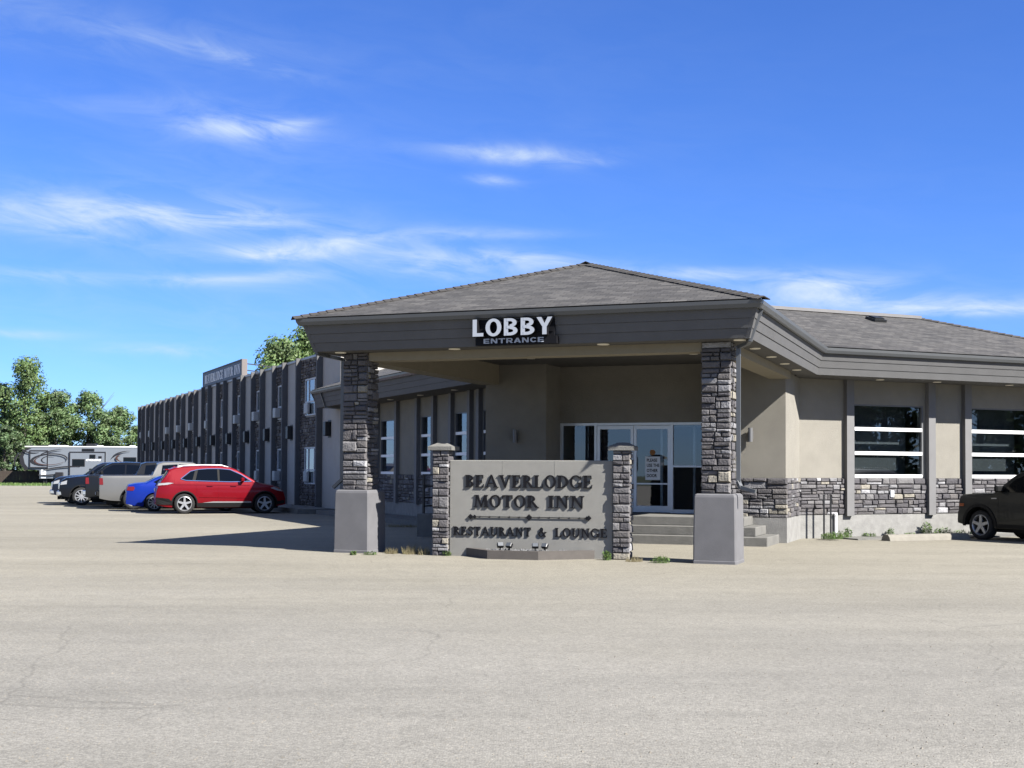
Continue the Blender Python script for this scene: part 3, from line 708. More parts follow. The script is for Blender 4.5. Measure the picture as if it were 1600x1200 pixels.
# end and back walls of the wings
b = MB()
b.hexa([wl(1, RE - OV, -.22, 0), wl(1, RE - OV, -6.2, 0), wl(1, RE - OV - .2, -6.2, 0), wl(1, RE - OV - .2, -.22, 0)] + [(*wl(1, RE - OV, dd, 0)[:2], ZS) for dd in (-.22, -6.2)] + [(*wl(1, RE - OV - .2, dd, 0)[:2], ZS) for dd in (-6.2, -.22)])
wbox(b, 1, 0, RE - OV, -6.4, -6.2, 0, ZS); wbox(b, -1, 0, 14.9, -6.4, -6.2, 0, ZS)
b.build('wall', M['stucco'], lobby)

# ------------------------------------------------------------------ steps, landing, platform
T0 = 6.15
steps = thing('entrance_steps', 'grey concrete steps with three risers leading up to the glass lobby doors', 'steps', ORG, CA)
for i in range(3):
    b = MB(); x1 = 3.52 - .30 * i; z1 = .20 * (i + 1); t0 = T0 + .30 * i
    b.bbox(-3.5, x1, t0, FT - .031 if i < 2 else FT - .031, .0 + (.2 * i if i else -.02), z1 - .0005 * i, .012); b.build('step' if i < 2 else 'landing', M['conc'], steps)
b = MB(); b.box(-FS0 + .03, FS0 - .03, FT - .0315, DT - .001, .0, .5985); b.build('landing', M['conc'], steps)
plat = MB(); plat.bbox(-5.0, -3.52, 6.7, 9.6, -.02, .56, .015)
plat.build('side_platform', M['conc'], None, label='raised concrete platform at the left end of the entrance steps, in the canopy shade', cat='platform', loc=ORG, rot=(0, 0, CA))
rl = thing('handrail', 'black metal handrail standing on the raised platform left of the sign', 'handrail', ORG, CA)
for t in (6.85, 8.2):
    b = MB(); b.box(-4.92, -4.87, t, t + .05, .56, 1.48); b.build('post', M['black'], rl)
for z in (1.48, 1.2, .92, .72):
    b = MB(); b.box(-4.915, -4.875, 6.84, 8.26, z, z + .035); b.build('rail', M['black'], rl)
b = MB(); b.box(-4.52, -4.47, 6.8, 6.85, .56, 1.48); b.build('post', M['black'], rl)
b = MB(); b.box(-4.87, -4.47, 6.805, 6.845, 1.485, 1.515); b.build('rail', M['black'], rl)

# sidewalks
b = MB()
def hx(side, k0, k1, d0, d1, z0, z1): wbox(b, side, k0, k1, d0, d1, z0, z1)
hx(-1, 1.0, 14.8, .026, 1.3, -.02, .16); b.build('sidewalk', M['conc'], None, kind='structure', loc=ORG, rot=(0, 0, CA))
b = MB(); hx(1, K0R + .9, RE + 2, .026, 1.05, -.02, .035); b.build('wall_apron', M['conc'], None, kind='structure', loc=ORG, rot=(0, 0, CA))

# ------------------------------------------------------------------ two storey wing
WU = Vector((-math.sin(R(24.2)), math.cos(R(24.2)), 0)); WO = Vector((-math.cos(R(24.2)), -math.sin(R(24.2)), 0))
WORG = Vector((-7.3, 49.1, 0)); WANG = math.atan2(WU.y, WU.x)
WM = Matrix.Translation(WORG) @ Matrix.Rotation(WANG, 4, 'Z')
wing = thing('motel_wing', 'long dark two storey motel wing with vertical fins, rubble stone bays and narrow windows', 'building', WORG, WANG)
H = 6.02; WLEN = 47.75; K_ = -2.45
b = MB(); b.box(K_, WLEN, -13.0, 0, 0, H); b.build('wall', M['wing'], wing)
b = MB(); b.box(K_ - .06, WLEN + .06, -13.06, .06, H + .002, H + .09); b.build('parapet_cap', mat('parapet_flashing', (.95, .97, 1.0), .45, var=.05), wing)
fins = [0, 3.09]; bays = [(0.0, 3.09)]; panels = [(K_, 0)]
k = 3.09
for i in range(11):
    panels.append((k, k + 2.27)); bays.append((k + 2.27, k + 4.06)); fins += [k + 2.27, k + 4.06]; k += 4.06
fins[-1] = WLEN - .05
for f in fins:
    b = MB(); b.box(f - .09, f + .05, .002, .24, .18, H - .02); b.box(f - .09, f + .05, .06, .24, H - .02, H + .10); b.build('fin', M['fin'], wing)
wr = random.Random(9)
rub = MB()
def rubble(k0, k1, z0, z1):
    z = z0
    while z < z1 - .03:
        h = wr.uniform(.09, .17); h = min(h, z1 - z); x = k0
        while x < k1 - .03:
            w = min(wr.uniform(.1, .3), k1 - x); me, vs, fs = STONES[wr.randrange(len(STONES))]; i0 = len(rub.V); d = wr.uniform(.03, .08)
            for v in vs: rub.V.append(Vector((x + w / 2 + v.x * (w - .012), .001 - v.y * d, z + h / 2 + v.z * (h - .012))))
            for f in fs: rub.F.append([i0 + q for q in f]); rub.I.append(0); rub.U.append(None)
            x += w
        z += h
for bi, (k0, k1) in enumerate(bays):
    a, c = k0 + .06, k1 - .1
    first = bi == 0
    wa, wc = (k0 + .16, k0 + 2.3) if first else (a + .02, c - .30)
    for z0, z1 in ((.2, 1.02), (2.52, 3.70), (5.25, H - .02)): rubble(a, c, z0, z1)
    for z0, z1 in ((1.02, 2.52), (3.70, 5.25)):
        if wa - a > .05: rubble(a, wa, z0, z1)
        rubble(wc, c, z0, z1)
    for fl, (z0, z1) in enumerate(((1.05, 2.50), (3.75, 5.22))):
        b = MB(); w = .06
        b.box(wa, wa + w, .0, .055, z0, z1); b.box(wc - w, wc, .0, .055, z0, z1); b.box(wa + w + .0005, wc - w - .0005, .001, .054, z1 - .06, z1 - .001); b.box(wa + w + .0005, wc - w - .0005, .001, .07, z0, z0 + .05)
        b.box(wa + w + .0005, wc - w - .0005, .001, .05, z0 + .52, z0 + .58)
        mm = (wa + wc) / 2
        for xx in ((wa + .75, wc - .55) if first else (mm,)): b.box(xx - .03, xx + .03, .0015, .049, z0 + .0505, z1 - .0605)
        f = b.build('window', M['wwhite'], wing)
        b = MB(); b.box(wa + w, wc - w, .018, .024, z0 + .58, z1 - .06); b.build('pane', M['glass'], f)
        b = MB(); b.box(wa + w, wc - w, .017, .023, z0 + .05, z0 + .52); b.build('lower_panel', M['wwhite'] if not first else M['glass'], f)
        # air conditioner
        if first or (bi * 7 + fl * 3) % 5 != 1:
            big = wr.random() < .45; ax = wc - .50 if not first else wc - .75; aw = .44 if not first else .55
            b = MB(); b.bbox(ax, ax + aw, .056, .16 if not (big and not first) else .30, z0 + .08, z0 + .50, .015)
            for q in range(4): b.box(ax + .05, ax + aw - .05, (.16 if not (big and not first) else .30) + .0005, (.16 if not (big and not first) else .30) + .008, z0 + .13 + q * .085, z0 + .17 + q * .085)
            b.build('air_conditioner', M['ac'], wing)
rub.build('rubble_stone', M['dkstone'], wing, kind='stuff')
for pi, (k0, k1) in enumerate(panels):
    b = MB(); mid = (k0 + k1) / 2 + (.35 if pi else .15)
    b.bbox(mid - .17, mid + .17, .012, .22, 2.88, 3.42, .02); b.box(mid - .21, mid + .21, .002, .012, 2.82, 3.48); b.build('wall_lamp', M['vent'], wing)
b = MB(); b.box(K_ + .2, WLEN, .1, 1.5, -.02, .18); b.build('sidewalk', M['conc'], None, kind='structure', loc=WORG, rot=(0, 0, WANG))
# far corner stone block
b = MB(); b.box(WLEN - 1.2, WLEN + .02, .003, .26, .2, 2.1); b.build('corner_pier', M['dkstone'], wing)

# ------------------------------------------------------------------ glyphs
def rect(x0, y0, x1, y1): return [[(x0, y0), (x1, y0), (x1, y1), (x0, y1)]]
def poly(*p): return [list(p)]
def arc(cx, cy, rx, ry, tx, ty, a0, a1, n=12):
    out = []; o = []; i = []
    for k in range(n + 1):
        a = R(a0 + (a1 - a0) * k / n); o.append((cx + rx * math.cos(a), cy + ry * math.sin(a))); i.append((cx + (rx - tx) * math.cos(a), cy + (ry - ty) * math.sin(a)))
    for k in range(n): out.append([o[k], o[k + 1], i[k + 1], i[k]])
    return ('band', o + i[::-1], out)
SW, TW, SE, ST = .21, .088, .075, .055     # stem, thin, serif overhang, serif height
def stem(x, w=SW): return rect(x, 0, x + w, 1) + rect(x - SE, 0, x + w + SE, ST) + rect(x - SE, 1 - ST, x + w + SE, 1)
def serif_glyph(c):
    s = SW
    if c == 'I': return stem(.09), .09 * 2 + s
    if c == 'L': return stem(.09) + rect(.09, 0, .66, .065) + poly((.57, .05), (.66, .05), (.68, .30), (.65, .30)), .72
    if c == 'E': return stem(.09) + rect(.09, 0, .66, .065) + poly((.58, .05), (.66, .05), (.69, .28), (.66, .28)) + rect(.2, .47, .52, .53) + rect(.48, .37, .53, .63) + rect(.09, .935, .62, 1) + poly((.55, .95), (.62, .95), (.64, .74), (.61, .74)), .74
    if c == 'T': return rect(.32, 0, .32 + s, 1) + rect(.32 - SE, 0, .32 + s + SE, ST) + rect(.04, .93, .79, 1) + poly((.04, .95), (.1, .95), (.07, .72), (.03, .72)) + poly((.73, .95), (.79, .95), (.80, .72), (.76, .72)), .83
    if c == 'O': return [arc(.44, .5, .42, .52, .17, .075, 0, 360, 36)], .88
    if c == 'D': return stem(.09) + [arc(.26, .5, .58, .5, .19, .075, -90, 90, 22)], .88
    if c == 'B': return stem(.09) + [arc(.24, .745, .36, .255, .16, .06, -90, 90, 16), arc(.24, .26, .42, .26, .18, .065, -90, 90, 16)], .70
    if c == 'R': return stem(.09) + [arc(.24, .72, .38, .28, .17, .06, -90, 90, 16)] + poly((.34, .47), (.52, .47), (.86, 0), (.64, 0)) + rect(.64, 0, .90, ST), .82
    if c == 'G': return [arc(.46, .5, .44, .52, .17, .075, 38, 322, 30)] + rect(.66, .06, .66 + s, .42) + rect(.56, .40, .93, .45) + poly((.78, .95), (.83, .95), (.83, .68), (.79, .68)), .92
    if c == 'A': return poly((.40, 1.02), (.50, 1.02), (.92, 0), (.70, 0)) + poly((.40, 1.02), (.45, .96), (.15, 0), (.07, 0)) + rect(.2, .30, .68, .365) + rect(-.02, 0, .24, ST) + rect(.60, 0, 1.0, ST), .95
    if c == 'V': return poly((.08, 1), (.30, 1), (.55, .1), (.47, -.02)) + poly((.47, -.02), (.54, -.02), (.87, 1), (.79, 1)) + rect(0, 1 - ST, .38, 1) + rect(.68, 1 - ST, .95, 1), .93
    if c == 'N': return rect(.13, 0, .13 + TW, 1) + rect(.01, 0, .32, ST) + rect(.0, 1 - ST, .3, 1) + poly((.10, 1), (.32, 1), (.80, -.02), (.72, -.02)) + rect(.72, 0, .72 + TW, 1) + rect(.60, 1 - ST, .92, 1), .94
    if c == 'M': return poly((.10, 0), (.17, 0), (.24, 1), (.17, 1)) + rect(.0, 0, .28, ST) + rect(.06, 1 - ST, .3, 1) + poly((.17, 1), (.37, 1), (.60, 0), (.53, 0)) + poly((.53, 0), (.59, 0), (.86, 1), (.80, 1)) + poly((.78, 1), (.97, 1), (1.03, 0), (.84, 0)) + rect(.76, 0, 1.11, ST) + rect(.82, 1 - ST, 1.05, 1), 1.1
    if c == 'U': return rect(.11, .3, .11 + s, 1) + rect(.02, 1 - ST, .40, 1) + rect(.70, .3, .70 + TW, 1) + rect(.58, 1 - ST, .88, 1) + [arc(.4425, .31, .3325, .33, .15, .09, 180, 360, 16)], .90
    if c == 'S': return [arc(.33, .745, .25, .275, .12, .075, 20, 272, 20), arc(.33, .265, .28, .285, .13, .075, -160, 92, 20)] + poly((.54, .95), (.59, .95), (.59, .70), (.56, .70)) + poly((.06, .05), (.1, .05), (.08, .30), (.05, .30)), .64
    if c == '&': return [arc(.40, .77, .19, .25, .09, .06, 0, 360, 24), arc(.36, .29, .32, .31, .14, .07, 60, 330, 22)] + poly((.26, .72), (.44, .74), (.92, .0), (.70, .0)) + poly((.62, .14), (.70, .10), (.90, .50), (.84, .52)) + rect(.72, .48, 1.0, .53), 1.0
    return [], .42
def sans_glyph(c):
    s = .235
    if c == 'L': return rect(.06, 0, .06 + s, 1) + rect(.06, 0, .66, .2), .70
    if c == 'O': return [arc(.46, .5, .44, .52, .235, .17, 0, 360, 36)], .92
    if c == 'B': return rect(.06, 0, .06 + s, 1) + [arc(.38, .74, .38, .26, .225, .165, -90, 90, 16), arc(.38, .275, .43, .275, .235, .175, -90, 90, 16)] + rect(.2, .835, .385, 1) + rect(.2, 0, .385, .175) + rect(.2, .40, .385, .57), .86
    if c == 'Y': return poly((.0, 1), (.26, 1), (.55, .40), (.34, .40)) + poly((.60, 1), (.85, 1), (.53, .40), (.32, .40)) + rect(.315, 0, .315 + s, .42), .85
    w = 1.25
    if c == 'E': return rect(.06, 0, .36, 1) + rect(.06, 0, 1.0, .2) + rect(.06, .41, .96, .59) + rect(.06, .8, 1.0, 1), 1.1
    if c == 'N': return rect(.06, 0, .32, 1) + rect(.86, 0, 1.12, 1) + poly((.06, 1), (.40, 1), (1.12, 0), (.80, 0)), 1.22
    if c == 'T': return rect(0, .8, 1.1, 1) + rect(.41, 0, .69, 1), 1.14
    if c == 'R': return rect(.06, 0, .34, 1) + rect(.06, .8, .8, 1) + rect(.06, .34, .8, .52) + [arc(.78, .67, .30, .33, .26, .19, -90, 90, 12)] + poly((.5, .36), (.84, .36), (1.12, 0), (.78, 0)), 1.18
    if c == 'A': return poly((.42, 1), (.72, 1), (.32, 0), (0, 0)) + poly((.42, 1), (.74, 1), (1.16, 0), (.84, 0)) + rect(.3, .2, .86, .37), 1.2
    if c == 'C': return [arc(.58, .5, .54, .51, .29, .2, 35, 325, 28)], 1.12
    return [], .4
def letter_mesh(pieces, size, sx, depth, x_off, mats, flip=1):
    """pieces in the xz plane facing -y, extruded towards +y by depth"""
    b = MB(); i = 0
    for pc in pieces:
        y0 = -depth - i * .0006; i += 1
        two = len(mats) > 1
        if isinstance(pc, tuple):
            for q in pc[2]: b.face([((x - x_off) * size * sx, y0, z * size) for x, z in q], 0)
            n = len(pc[1]) // 2; o = pc[1][:n]; inn = pc[1][n:]
            for ring_ in (o, inn):
                for k in range(n - 1):
                    p, q = ring_[k], ring_[k + 1]
                    b.face([((p[0] - x_off) * size * sx, y0, p[1] * size), ((q[0] - x_off) * size * sx, y0, q[1] * size), ((q[0] - x_off) * size * sx, 0, q[1] * size), ((p[0] - x_off) * size * sx, 0, p[1] * size)], 1 if two else 0)
            for p, q in ((o[0], inn[-1]), (o[-1], inn[0])):
                b.face([((p[0] - x_off) * size * sx, y0, p[1] * size), ((q[0] - x_off) * size * sx, y0, q[1] * size), ((q[0] - x_off) * size * sx, 0, q[1] * size), ((p[0] - x_off) * size * sx, 0, p[1] * size)], 1 if two else 0)
        else:
            b.prism([((x - x_off) * size * sx, 0, z * size) for x, z in pc], (0, y0, 0), 0, 1 if two else 0, back=False)
    return b
def lettering(parent, text, fn, x0, x1, z, size, depth, y, mats, name='letter', joined=False):
    """set a line between x0 and x1 on the baseline z; every letter a mesh of its own"""
    adv = [(fn(c)[1] if c != ' ' else .55) for c in text]; gap = .06
    tot = sum(adv) + gap * (len(text) - 1); sx = (x1 - x0) / (tot * size); x = x0; all_ = MB()
    for c, a in zip(text, adv):
        pcs = fn(c)[0] if c != ' ' else []
        if pcs:
            lb = letter_mesh(pcs, size, sx, depth, 0, mats)
            if joined:
                i0 = len(all_.V); all_.V += [v + Vector((x, y, z)) for v in lb.V]; all_.F += [[i0 + q for q in f] for f in lb.F]; all_.I += lb.I; all_.U += lb.U
            else: lb.build(name, mats, parent, loc=(x, y, z))
        x += (a + gap) * size * sx
    if joined: all_.build(name, mats, parent)

# ------------------------------------------------------------------ lobby sign on the fascia
ls = thing('lobby_sign', 'silver LOBBY ENTRANCE channel letters fixed to the front canopy fascia', 'sign', ORG, CA)
b = MB(); b.box(-.76, .80, .10, .30, 3.885, 4.025); b.box(-.74, .76, .101, .16, 4.0255, 4.345); b.build('backing_and_shade', M['letter'], ls)  # ENTRANCE backing box, plus a dark sheet for the shadow behind LOBBY
b = MB()
for z in (4.10, 4.28): b.box(-.74, .74, .085, .14, z, z + .03)
b.build('mounting_rail', M['letter'], ls)
lettering(ls, 'LOBBY', sans_glyph, -.785, .765, 4.035, .31, .12, .09, [M['silver'], M['letter']])
lettering(ls, 'ENTRANCE', sans_glyph, -.60, .58, 3.912, .088, .02, .099, [M['silver'], M['letter']])
# ------------------------------------------------------------------ monument sign
SA = R(-15.0); SO = Vector((.385, 23.70, 0))
ms = thing('monument_sign', 'tan stucco BEAVERLODGE MOTOR INN sign wall between two stone pillars', 'sign', SO, SA)
b = MB(); b.bbox(-1.61, 1.51, 0, .26, -.02, 1.80, .012); b.build('panel', M['sign_stucco'], ms)
for x in (-.58, .42):
    b = MB(); b.box(x, x + .008, -.003, .004, 1.42, 1.788); b.build('control_joint', M['sign_stucco'], ms)
for x0, x1, sd in ((-1.93, -1.615, 0), (1.515, 1.83, 1)):
    b = MB(); b.box(x0 + .045, x1 - .045, -.03, .29, -.02, 1.99); c = b.build('pillar', M['mortar'], ms)
    stones(c, (x0 + .045, -.03), 0, x1 - x0 - .09, 0, 1.98, .045, 71 + sd, ext=(.045, .045), gap=.009, bh=(.12, .23), wr=(.13, .26))
    if sd: stones(c, (x1 - .045, -.03), R(90), .32, 0, 1.98, .045, 73, bh=(.12, .23))
    else:
        stones(c, (x1 - .045, -.03), R(90), .32, 0, 1.98, .045, 74, single=False)
    stones(c, (x0 + .045, .29), R(270), .32, 0, 1.98, .045, 75 + sd, single=False)
    stones(c, (x1 - .045, .29), R(180), x1 - x0 - .09, 0, 1.98, .045, 77 + sd, single=False)
    xm = (x0 + x1) / 2; cb = MB(); h = .235; yc = .13
    lo = [(xm - h, yc - .25, 1.985), (xm + h, yc - .25, 1.985), (xm + h, yc + .25, 1.985), (xm - h, yc + .25, 1.985)]
    md = [(p[0], p[1], 2.055) for p in lo]; tp = [(xm + (p[0] - xm) * .35, yc + (p[1] - yc) * .35, 2.13) for p in lo]
    L_ = [[cb.pt(p) for p in q] for q in (lo, md, tp)]
    for i in range(2):
        for k in range(4): cb.F.append([L_[i][k], L_[i][(k + 1) % 4], L_[i + 1][(k + 1) % 4], L_[i + 1][k]]); cb.I.append(0); cb.U.append(None)
    cb.F.append(L_[2]); cb.I.append(0); cb.U.append(None); cb.F.append(L_[0][::-1]); cb.I.append(0); cb.U.append(None)
    cb.build('pillar_cap', M['conc'], ms)
LM = [M['letter']]
lettering(ms, 'BEAVERLODGE', serif_glyph, -1.30, 1.14, 1.292, .232, .028, 0, LM)
lettering(ms, 'MOTOR', serif_glyph, -1.13, .105, .925, .225, .028, 0, LM)
lettering(ms, 'INN', serif_glyph, .30, .985, .925, .225, .028, 0, LM)
lettering(ms, 'RESTAURANT', serif_glyph, -1.53, -.02, .395, .162, .024, 0, LM)
lettering(ms, '&', serif_glyph, .11, .275, .395, .162, .024, 0, LM)
lettering(ms, 'LOUNGE', serif_glyph, .43, 1.41, .395, .162, .024, 0, LM)
b = MB()
def diamond(x, r, z=.745): b.prism([(x - r, -.03, z), (x, -.03, z - r), (x + r, -.03, z), (x, -.03, z + r)], (0, .028, 0))
b.box(-1.15, 1.03, -.026, -.012, .738, .752)
for x, r in ((-.06, .058), (-1.19, .05), (-1.11, .036), (1.03, .036), (1.065, .05)): diamond(x, r)
for k in range(-5, 6):
    if k: b.box(-.06 + k * .19, -.052 + k * .19, -.02, -.002, .73, .76)
b.build('ornament_bar', M['letter'], ms)
# planter in front
pl = thing('planter', 'low brown kerbed planter filled with grey gravel at the foot of the sign', 'planter', SO, SA)
outer = [(-1.27, -.004), (-.68, -.64), (.27, -.64), (1.17, -.004)]; inner = [(-1.05, -.006), (-.62, -.52), (.21, -.52), (.97, -.006)]
pm = mat('brown_kerb', (.20, .175, .155), .85, var=.15, scale=7, bump=.3)
b = MB()
for k in range(3):
    a, c, d, e = outer[k], outer[k + 1], inner[k + 1], inner[k]
    b.hexa([(*a, -.02), (*c, -.02), (*d, -.02), (*e, -.02), (*a, .16), (*c, .16), (*d, .16), (*e, .16)])
b.build('kerb', pm, pl)
b = MB(); b.face([(*p, .11) for p in inner]); b.build('soil', M['rock'], pl)
pr = random.Random(4)
b = MB()
for k in range(420):
    x = pr.uniform(-.98, .92); y = pr.uniform(-.5, -.03)
    if y < -.52 + max(0, (-.62 - x)) * 1.2 + max(0, x - .21) * .68 + .03: continue
    r = pr.uniform(.012, .034); z = .115 + pr.uniform(0, .035); i0 = len(b.V)
    for q in ((1, 0, 0), (-1, 0, 0), (0, 1, 0), (0, -1, 0), (0, 0, .8), (0, 0, -.8)): b.V.append(Vector((x + q[0] * r * pr.uniform(.7, 1.2), y + q[1] * r * pr.uniform(.7, 1.2), z + q[2] * r)))
    for f in ((0, 2, 4), (2, 1, 4), (1, 3, 4), (3, 0, 4), (2, 0, 5), (1, 2, 5), (3, 1, 5), (0, 3, 5)): b.F.append([i0 + q for q in f]); b.I.append(0); b.U.append(None)
b.build('gravel', M['rock'], pl, kind='stuff')
lens_m = mat('floodlight_lens', (.22, .24, .27), .4, var=0)
fl_lab = ['leftmost of the four small black floodlights in the planter below the sign', 'second small black floodlight from the left in the planter', 'third small black floodlight from the left in the planter', 'rightmost of the four small black floodlights in the planter below the sign']
for i, (x, a) in enumerate(((-.53, .5), (-.36, -.35), (.13, .3), (.31, -.3))):
    f = thing('floodlight', fl_lab[i], 'floodlight', SO + Matrix.Rotation(SA, 3, 'Z') @ Vector((x, -.30, .11)), SA + a, 'floodlights in the sign planter')
    b = MB(); b.box(-.012, .012, -.012, .012, 0, .09); b.build('stake', M['black'], f)
    Mx = Matrix.Translation((0, 0, .13)) @ Matrix.Rotation(R(-35), 4, 'X')
    b = MB(Mx); b.bbox(-.06, .06, -.035, .035, -.045, .045, .01); hd = b.build('housing', M['black'], f)
    b = MB(Mx); b.box(-.05, .05, .0352, .038, -.036, .036); b.box(-.05, .05, -.039, -.0355, -.036, .036); b.build('lens', lens_m, f)

# ------------------------------------------------------------------ text from the built-in font
def text_obj(name, body, size, m, parent, loc, rot, extrude=.001, shear=0, sx=1.0, align='CENTER', bold=0):
    cu = bpy.data.curves.new(name, 'FONT'); cu.body = body; cu.size = size; cu.extrude = extrude; cu.align_x = align; cu.shear = shear; cu.offset = bold; cu.resolution_u = 3
    to = bpy.data.objects.new('tmp', cu); COL.objects.link(to); dg = bpy.context.evaluated_depsgraph_get()
    me = bpy.data.meshes.new_from_object(to.evaluated_get(dg)); me.name = name; bpy.data.objects.remove(to); bpy.data.curves.remove(cu)
    me.materials.clear(); me.materials.append(m)
    return link(name, me, parent, loc=loc, rot=rot, scale=(sx, 1, 1))
no = thing('door_notice', 'white paper notice taped inside the right leaf of the glass lobby door', 'notice', ORG, CA)
b = MB(); b.box(.10, .47, DT + .058, DT + .062, 1.40, 1.97); b.build('sheet', M['paper'], no)
for i, tx in enumerate(('PLEASE', 'USE THE', 'OTHER', 'DOOR')):
    text_obj('lettering', tx, .105, M['letter'], no, (.135, DT + .0565, 1.845 - i * .125), (R(90), 0, 0), align='LEFT', bold=.003, sx=.8)
b = MB(); b.prism([(.28 + .07 * math.cos(k * math.pi / 8), DT + .058, 2.07 + .07 * math.sin(k * math.pi / 8)) for k in range(16)], (0, .003, 0)); b.build('round_sticker', mat('orange_sticker', (.75, .30, .05), .6, var=0), no)
# wall sconces
for x, lab in ((-2.85, 'small cylinder wall sconce on the shaded wall left of the lobby doors'), (2.88, 'small cylinder wall sconce on the wall right of the stone column')):
    s_ = thing('wall_sconce', lab, 'sconce', ORG + Matrix.Rotation(CA, 3, 'Z') @ Vector((x, FT, 2.45)), CA, 'entrance wall sconces')
    b = MB(); b.box(-.05, .05, -.025, .0, -.09, .09); b.build('back_plate', M['sconce'], s_)
    b = MB(); b.tube([(0, -.09, -.16), (0, -.09, .16)], .052, 14); b.build('cylinder', M['sconce'], s_, smooth=False)
    b = MB(); b.box(-.02, .02, -.05, -.02, -.02, .02); b.build('arm', M['sconce'], s_)
# wall outlet in the stonework
b = MB(); p = wl(1, K0R + 2.78, .07, 1.08)
b = MB(Matrix.Translation(p) @ Matrix.Rotation(R(45), 4, 'Z')); b.box(-.05, .05, -.006, .03, -.08, .08); b.box(-.03, .03, -.012, -.0065, -.06, .06)
b.build('outlet_cover', M['paper'], lobby)
# two black stakes and a white pipe by the right corner
def at_wall(k, d): return ORG + Matrix.Rotation(CA, 3, 'Z') @ Vector(wl(1, k, d, 0))
for i, (k, d, lab) in enumerate(((K0R + .40, .42, 'left one of two thin black steel stakes by the steps corner'), (K0R + .60, .42, 'right one of two thin black steel stakes by the steps corner'))):
    st_ = thing('steel_stake', lab, 'stake', at_wall(k, d), 0, 'steel stakes by the steps')
    b = MB(); b.box(-.018, .018, -.018, .018, -.02, 1.05); b.build('shaft', M['black'], st_)
    b = MB(); b.box(-.028, .028, -.028, .028, 1.051, 1.07); b.build('cap', M['black'], st_)
vp = thing('vent_pipe', 'short white pipe against the foundation beside the first grey post', 'pipe', at_wall(K0R + 1.02, .08), 0)
b = MB(); b.tube([(0, 0, -.02), (0, 0, .55)], .035, 10); b.build('shaft', M['white'], vp)
b = MB(); b.tube([(0, 0, .551), (0, 0, .60)], .045, 10); b.build('cap', M['white'], vp)

# ------------------------------------------------------------------ rooftop sign
rs_ = thing('rooftop_sign', 'long dark BEAVERLODGE MOTOR INN sign on the motel wing roof edge', 'sign', WORG, WANG)
pan = mat('sign_panel_blue', (.16, .22, .32), .6, var=.06); pk = mat('sign_box_pink', (.36, .31, .29), .7, var=.05)
b = MB(); b.box(14.05, 24.0, -.22, .03, 6.10, 6.97); b.build('box', pk, rs_)
b = MB(); b.box(14.14, 23.9, .031, .04, 6.17, 6.90); b.build('panel', pan, rs_)
b = MB()
for z0, z1 in ((6.10, 6.168), (6.902, 6.97)): b.box(14.05, 24.0, .0305, .055, z0, z1)
for x0, x1 in ((14.05, 14.139), (23.901, 24.0)): b.box(x0, x1, .0305, .055, 6.1682, 6.9018)
b.build('frame', M['fin'], rs_)
lm = mat('sign_letter_grey', (2.4, 2.4, 2.4), .6, var=0)
fl = MB()
# letters run from the far end to the near end as seen from the lot: mirror x
holder = link('lettering_row', None, rs_, loc=(23.6, .041, 0), rot=(0, 0, R(180)))
lettering(holder, 'BEAVERLODGE', serif_glyph, 0.2, 5.05, 6.30, .46, .012, 0, [lm])
lettering(holder, 'MOTOR', serif_glyph, 5.35, 7.5, 6.30, .46, .012, 0, [lm])
lettering(holder, 'INN', serif_glyph, 7.8, 9.2, 6.30, .46, .012, 0, [lm])
for x in (14.2, 17.5, 20.7, 23.8):
    b = MB(); b.bar((x, -.24, 6.75), (x, -2.6, 6.55), .05, .05); b.bar((x, -.24, 6.25), (x, -2.4, 6.15), .05, .05); b.box(x - .04, x + .04, -2.75, -2.6, 6.112, 6.65); b.build('brace', M['black'], rs_)

# ------------------------------------------------------------------ vehicles
M['tyre'] = mat('tyre_rubber', (.018, .018, .019), .85, var=.1)
M['rim'] = mat('alloy_rim', (.30, .305, .315), .35, metal=.6, var=.03)
M['plast'] = mat('black_plastic', (.014, .014, .015), .65, var=.1, spec=.2)
M['chrome'] = mat('chrome', (.75, .76, .78), .12, metal=1.0, var=0)
M['cglass'] = mat('car_glass', (.006, .008, .010), .04, var=0, spec=.35)
M['red'] = mat('tail_light_red', (.34, .02, .025), .35, var=0, spec=.3)
M['clear'] = mat('headlight_clear', (.70, .72, .74), .12, var=0, coat=1)
M['amber'] = mat('amber_lens', (.75, .16, .02), .25, var=0, coat=1)
def paint(name, col, metal=.35, rough=.35): return mat(name, col, rough, metal, var=.04, scale=1.5, coat=1.0, spec=.2)
def interp(tab, x):
    if x <= tab[0][0]: return tab[0][1]
    for (a, za), (c, zc) in zip(tab, tab[1:]):
        if x <= c: return za + (zc - za) * (x - a) / (c - a) if c > a else zc
    return tab[-1][1]
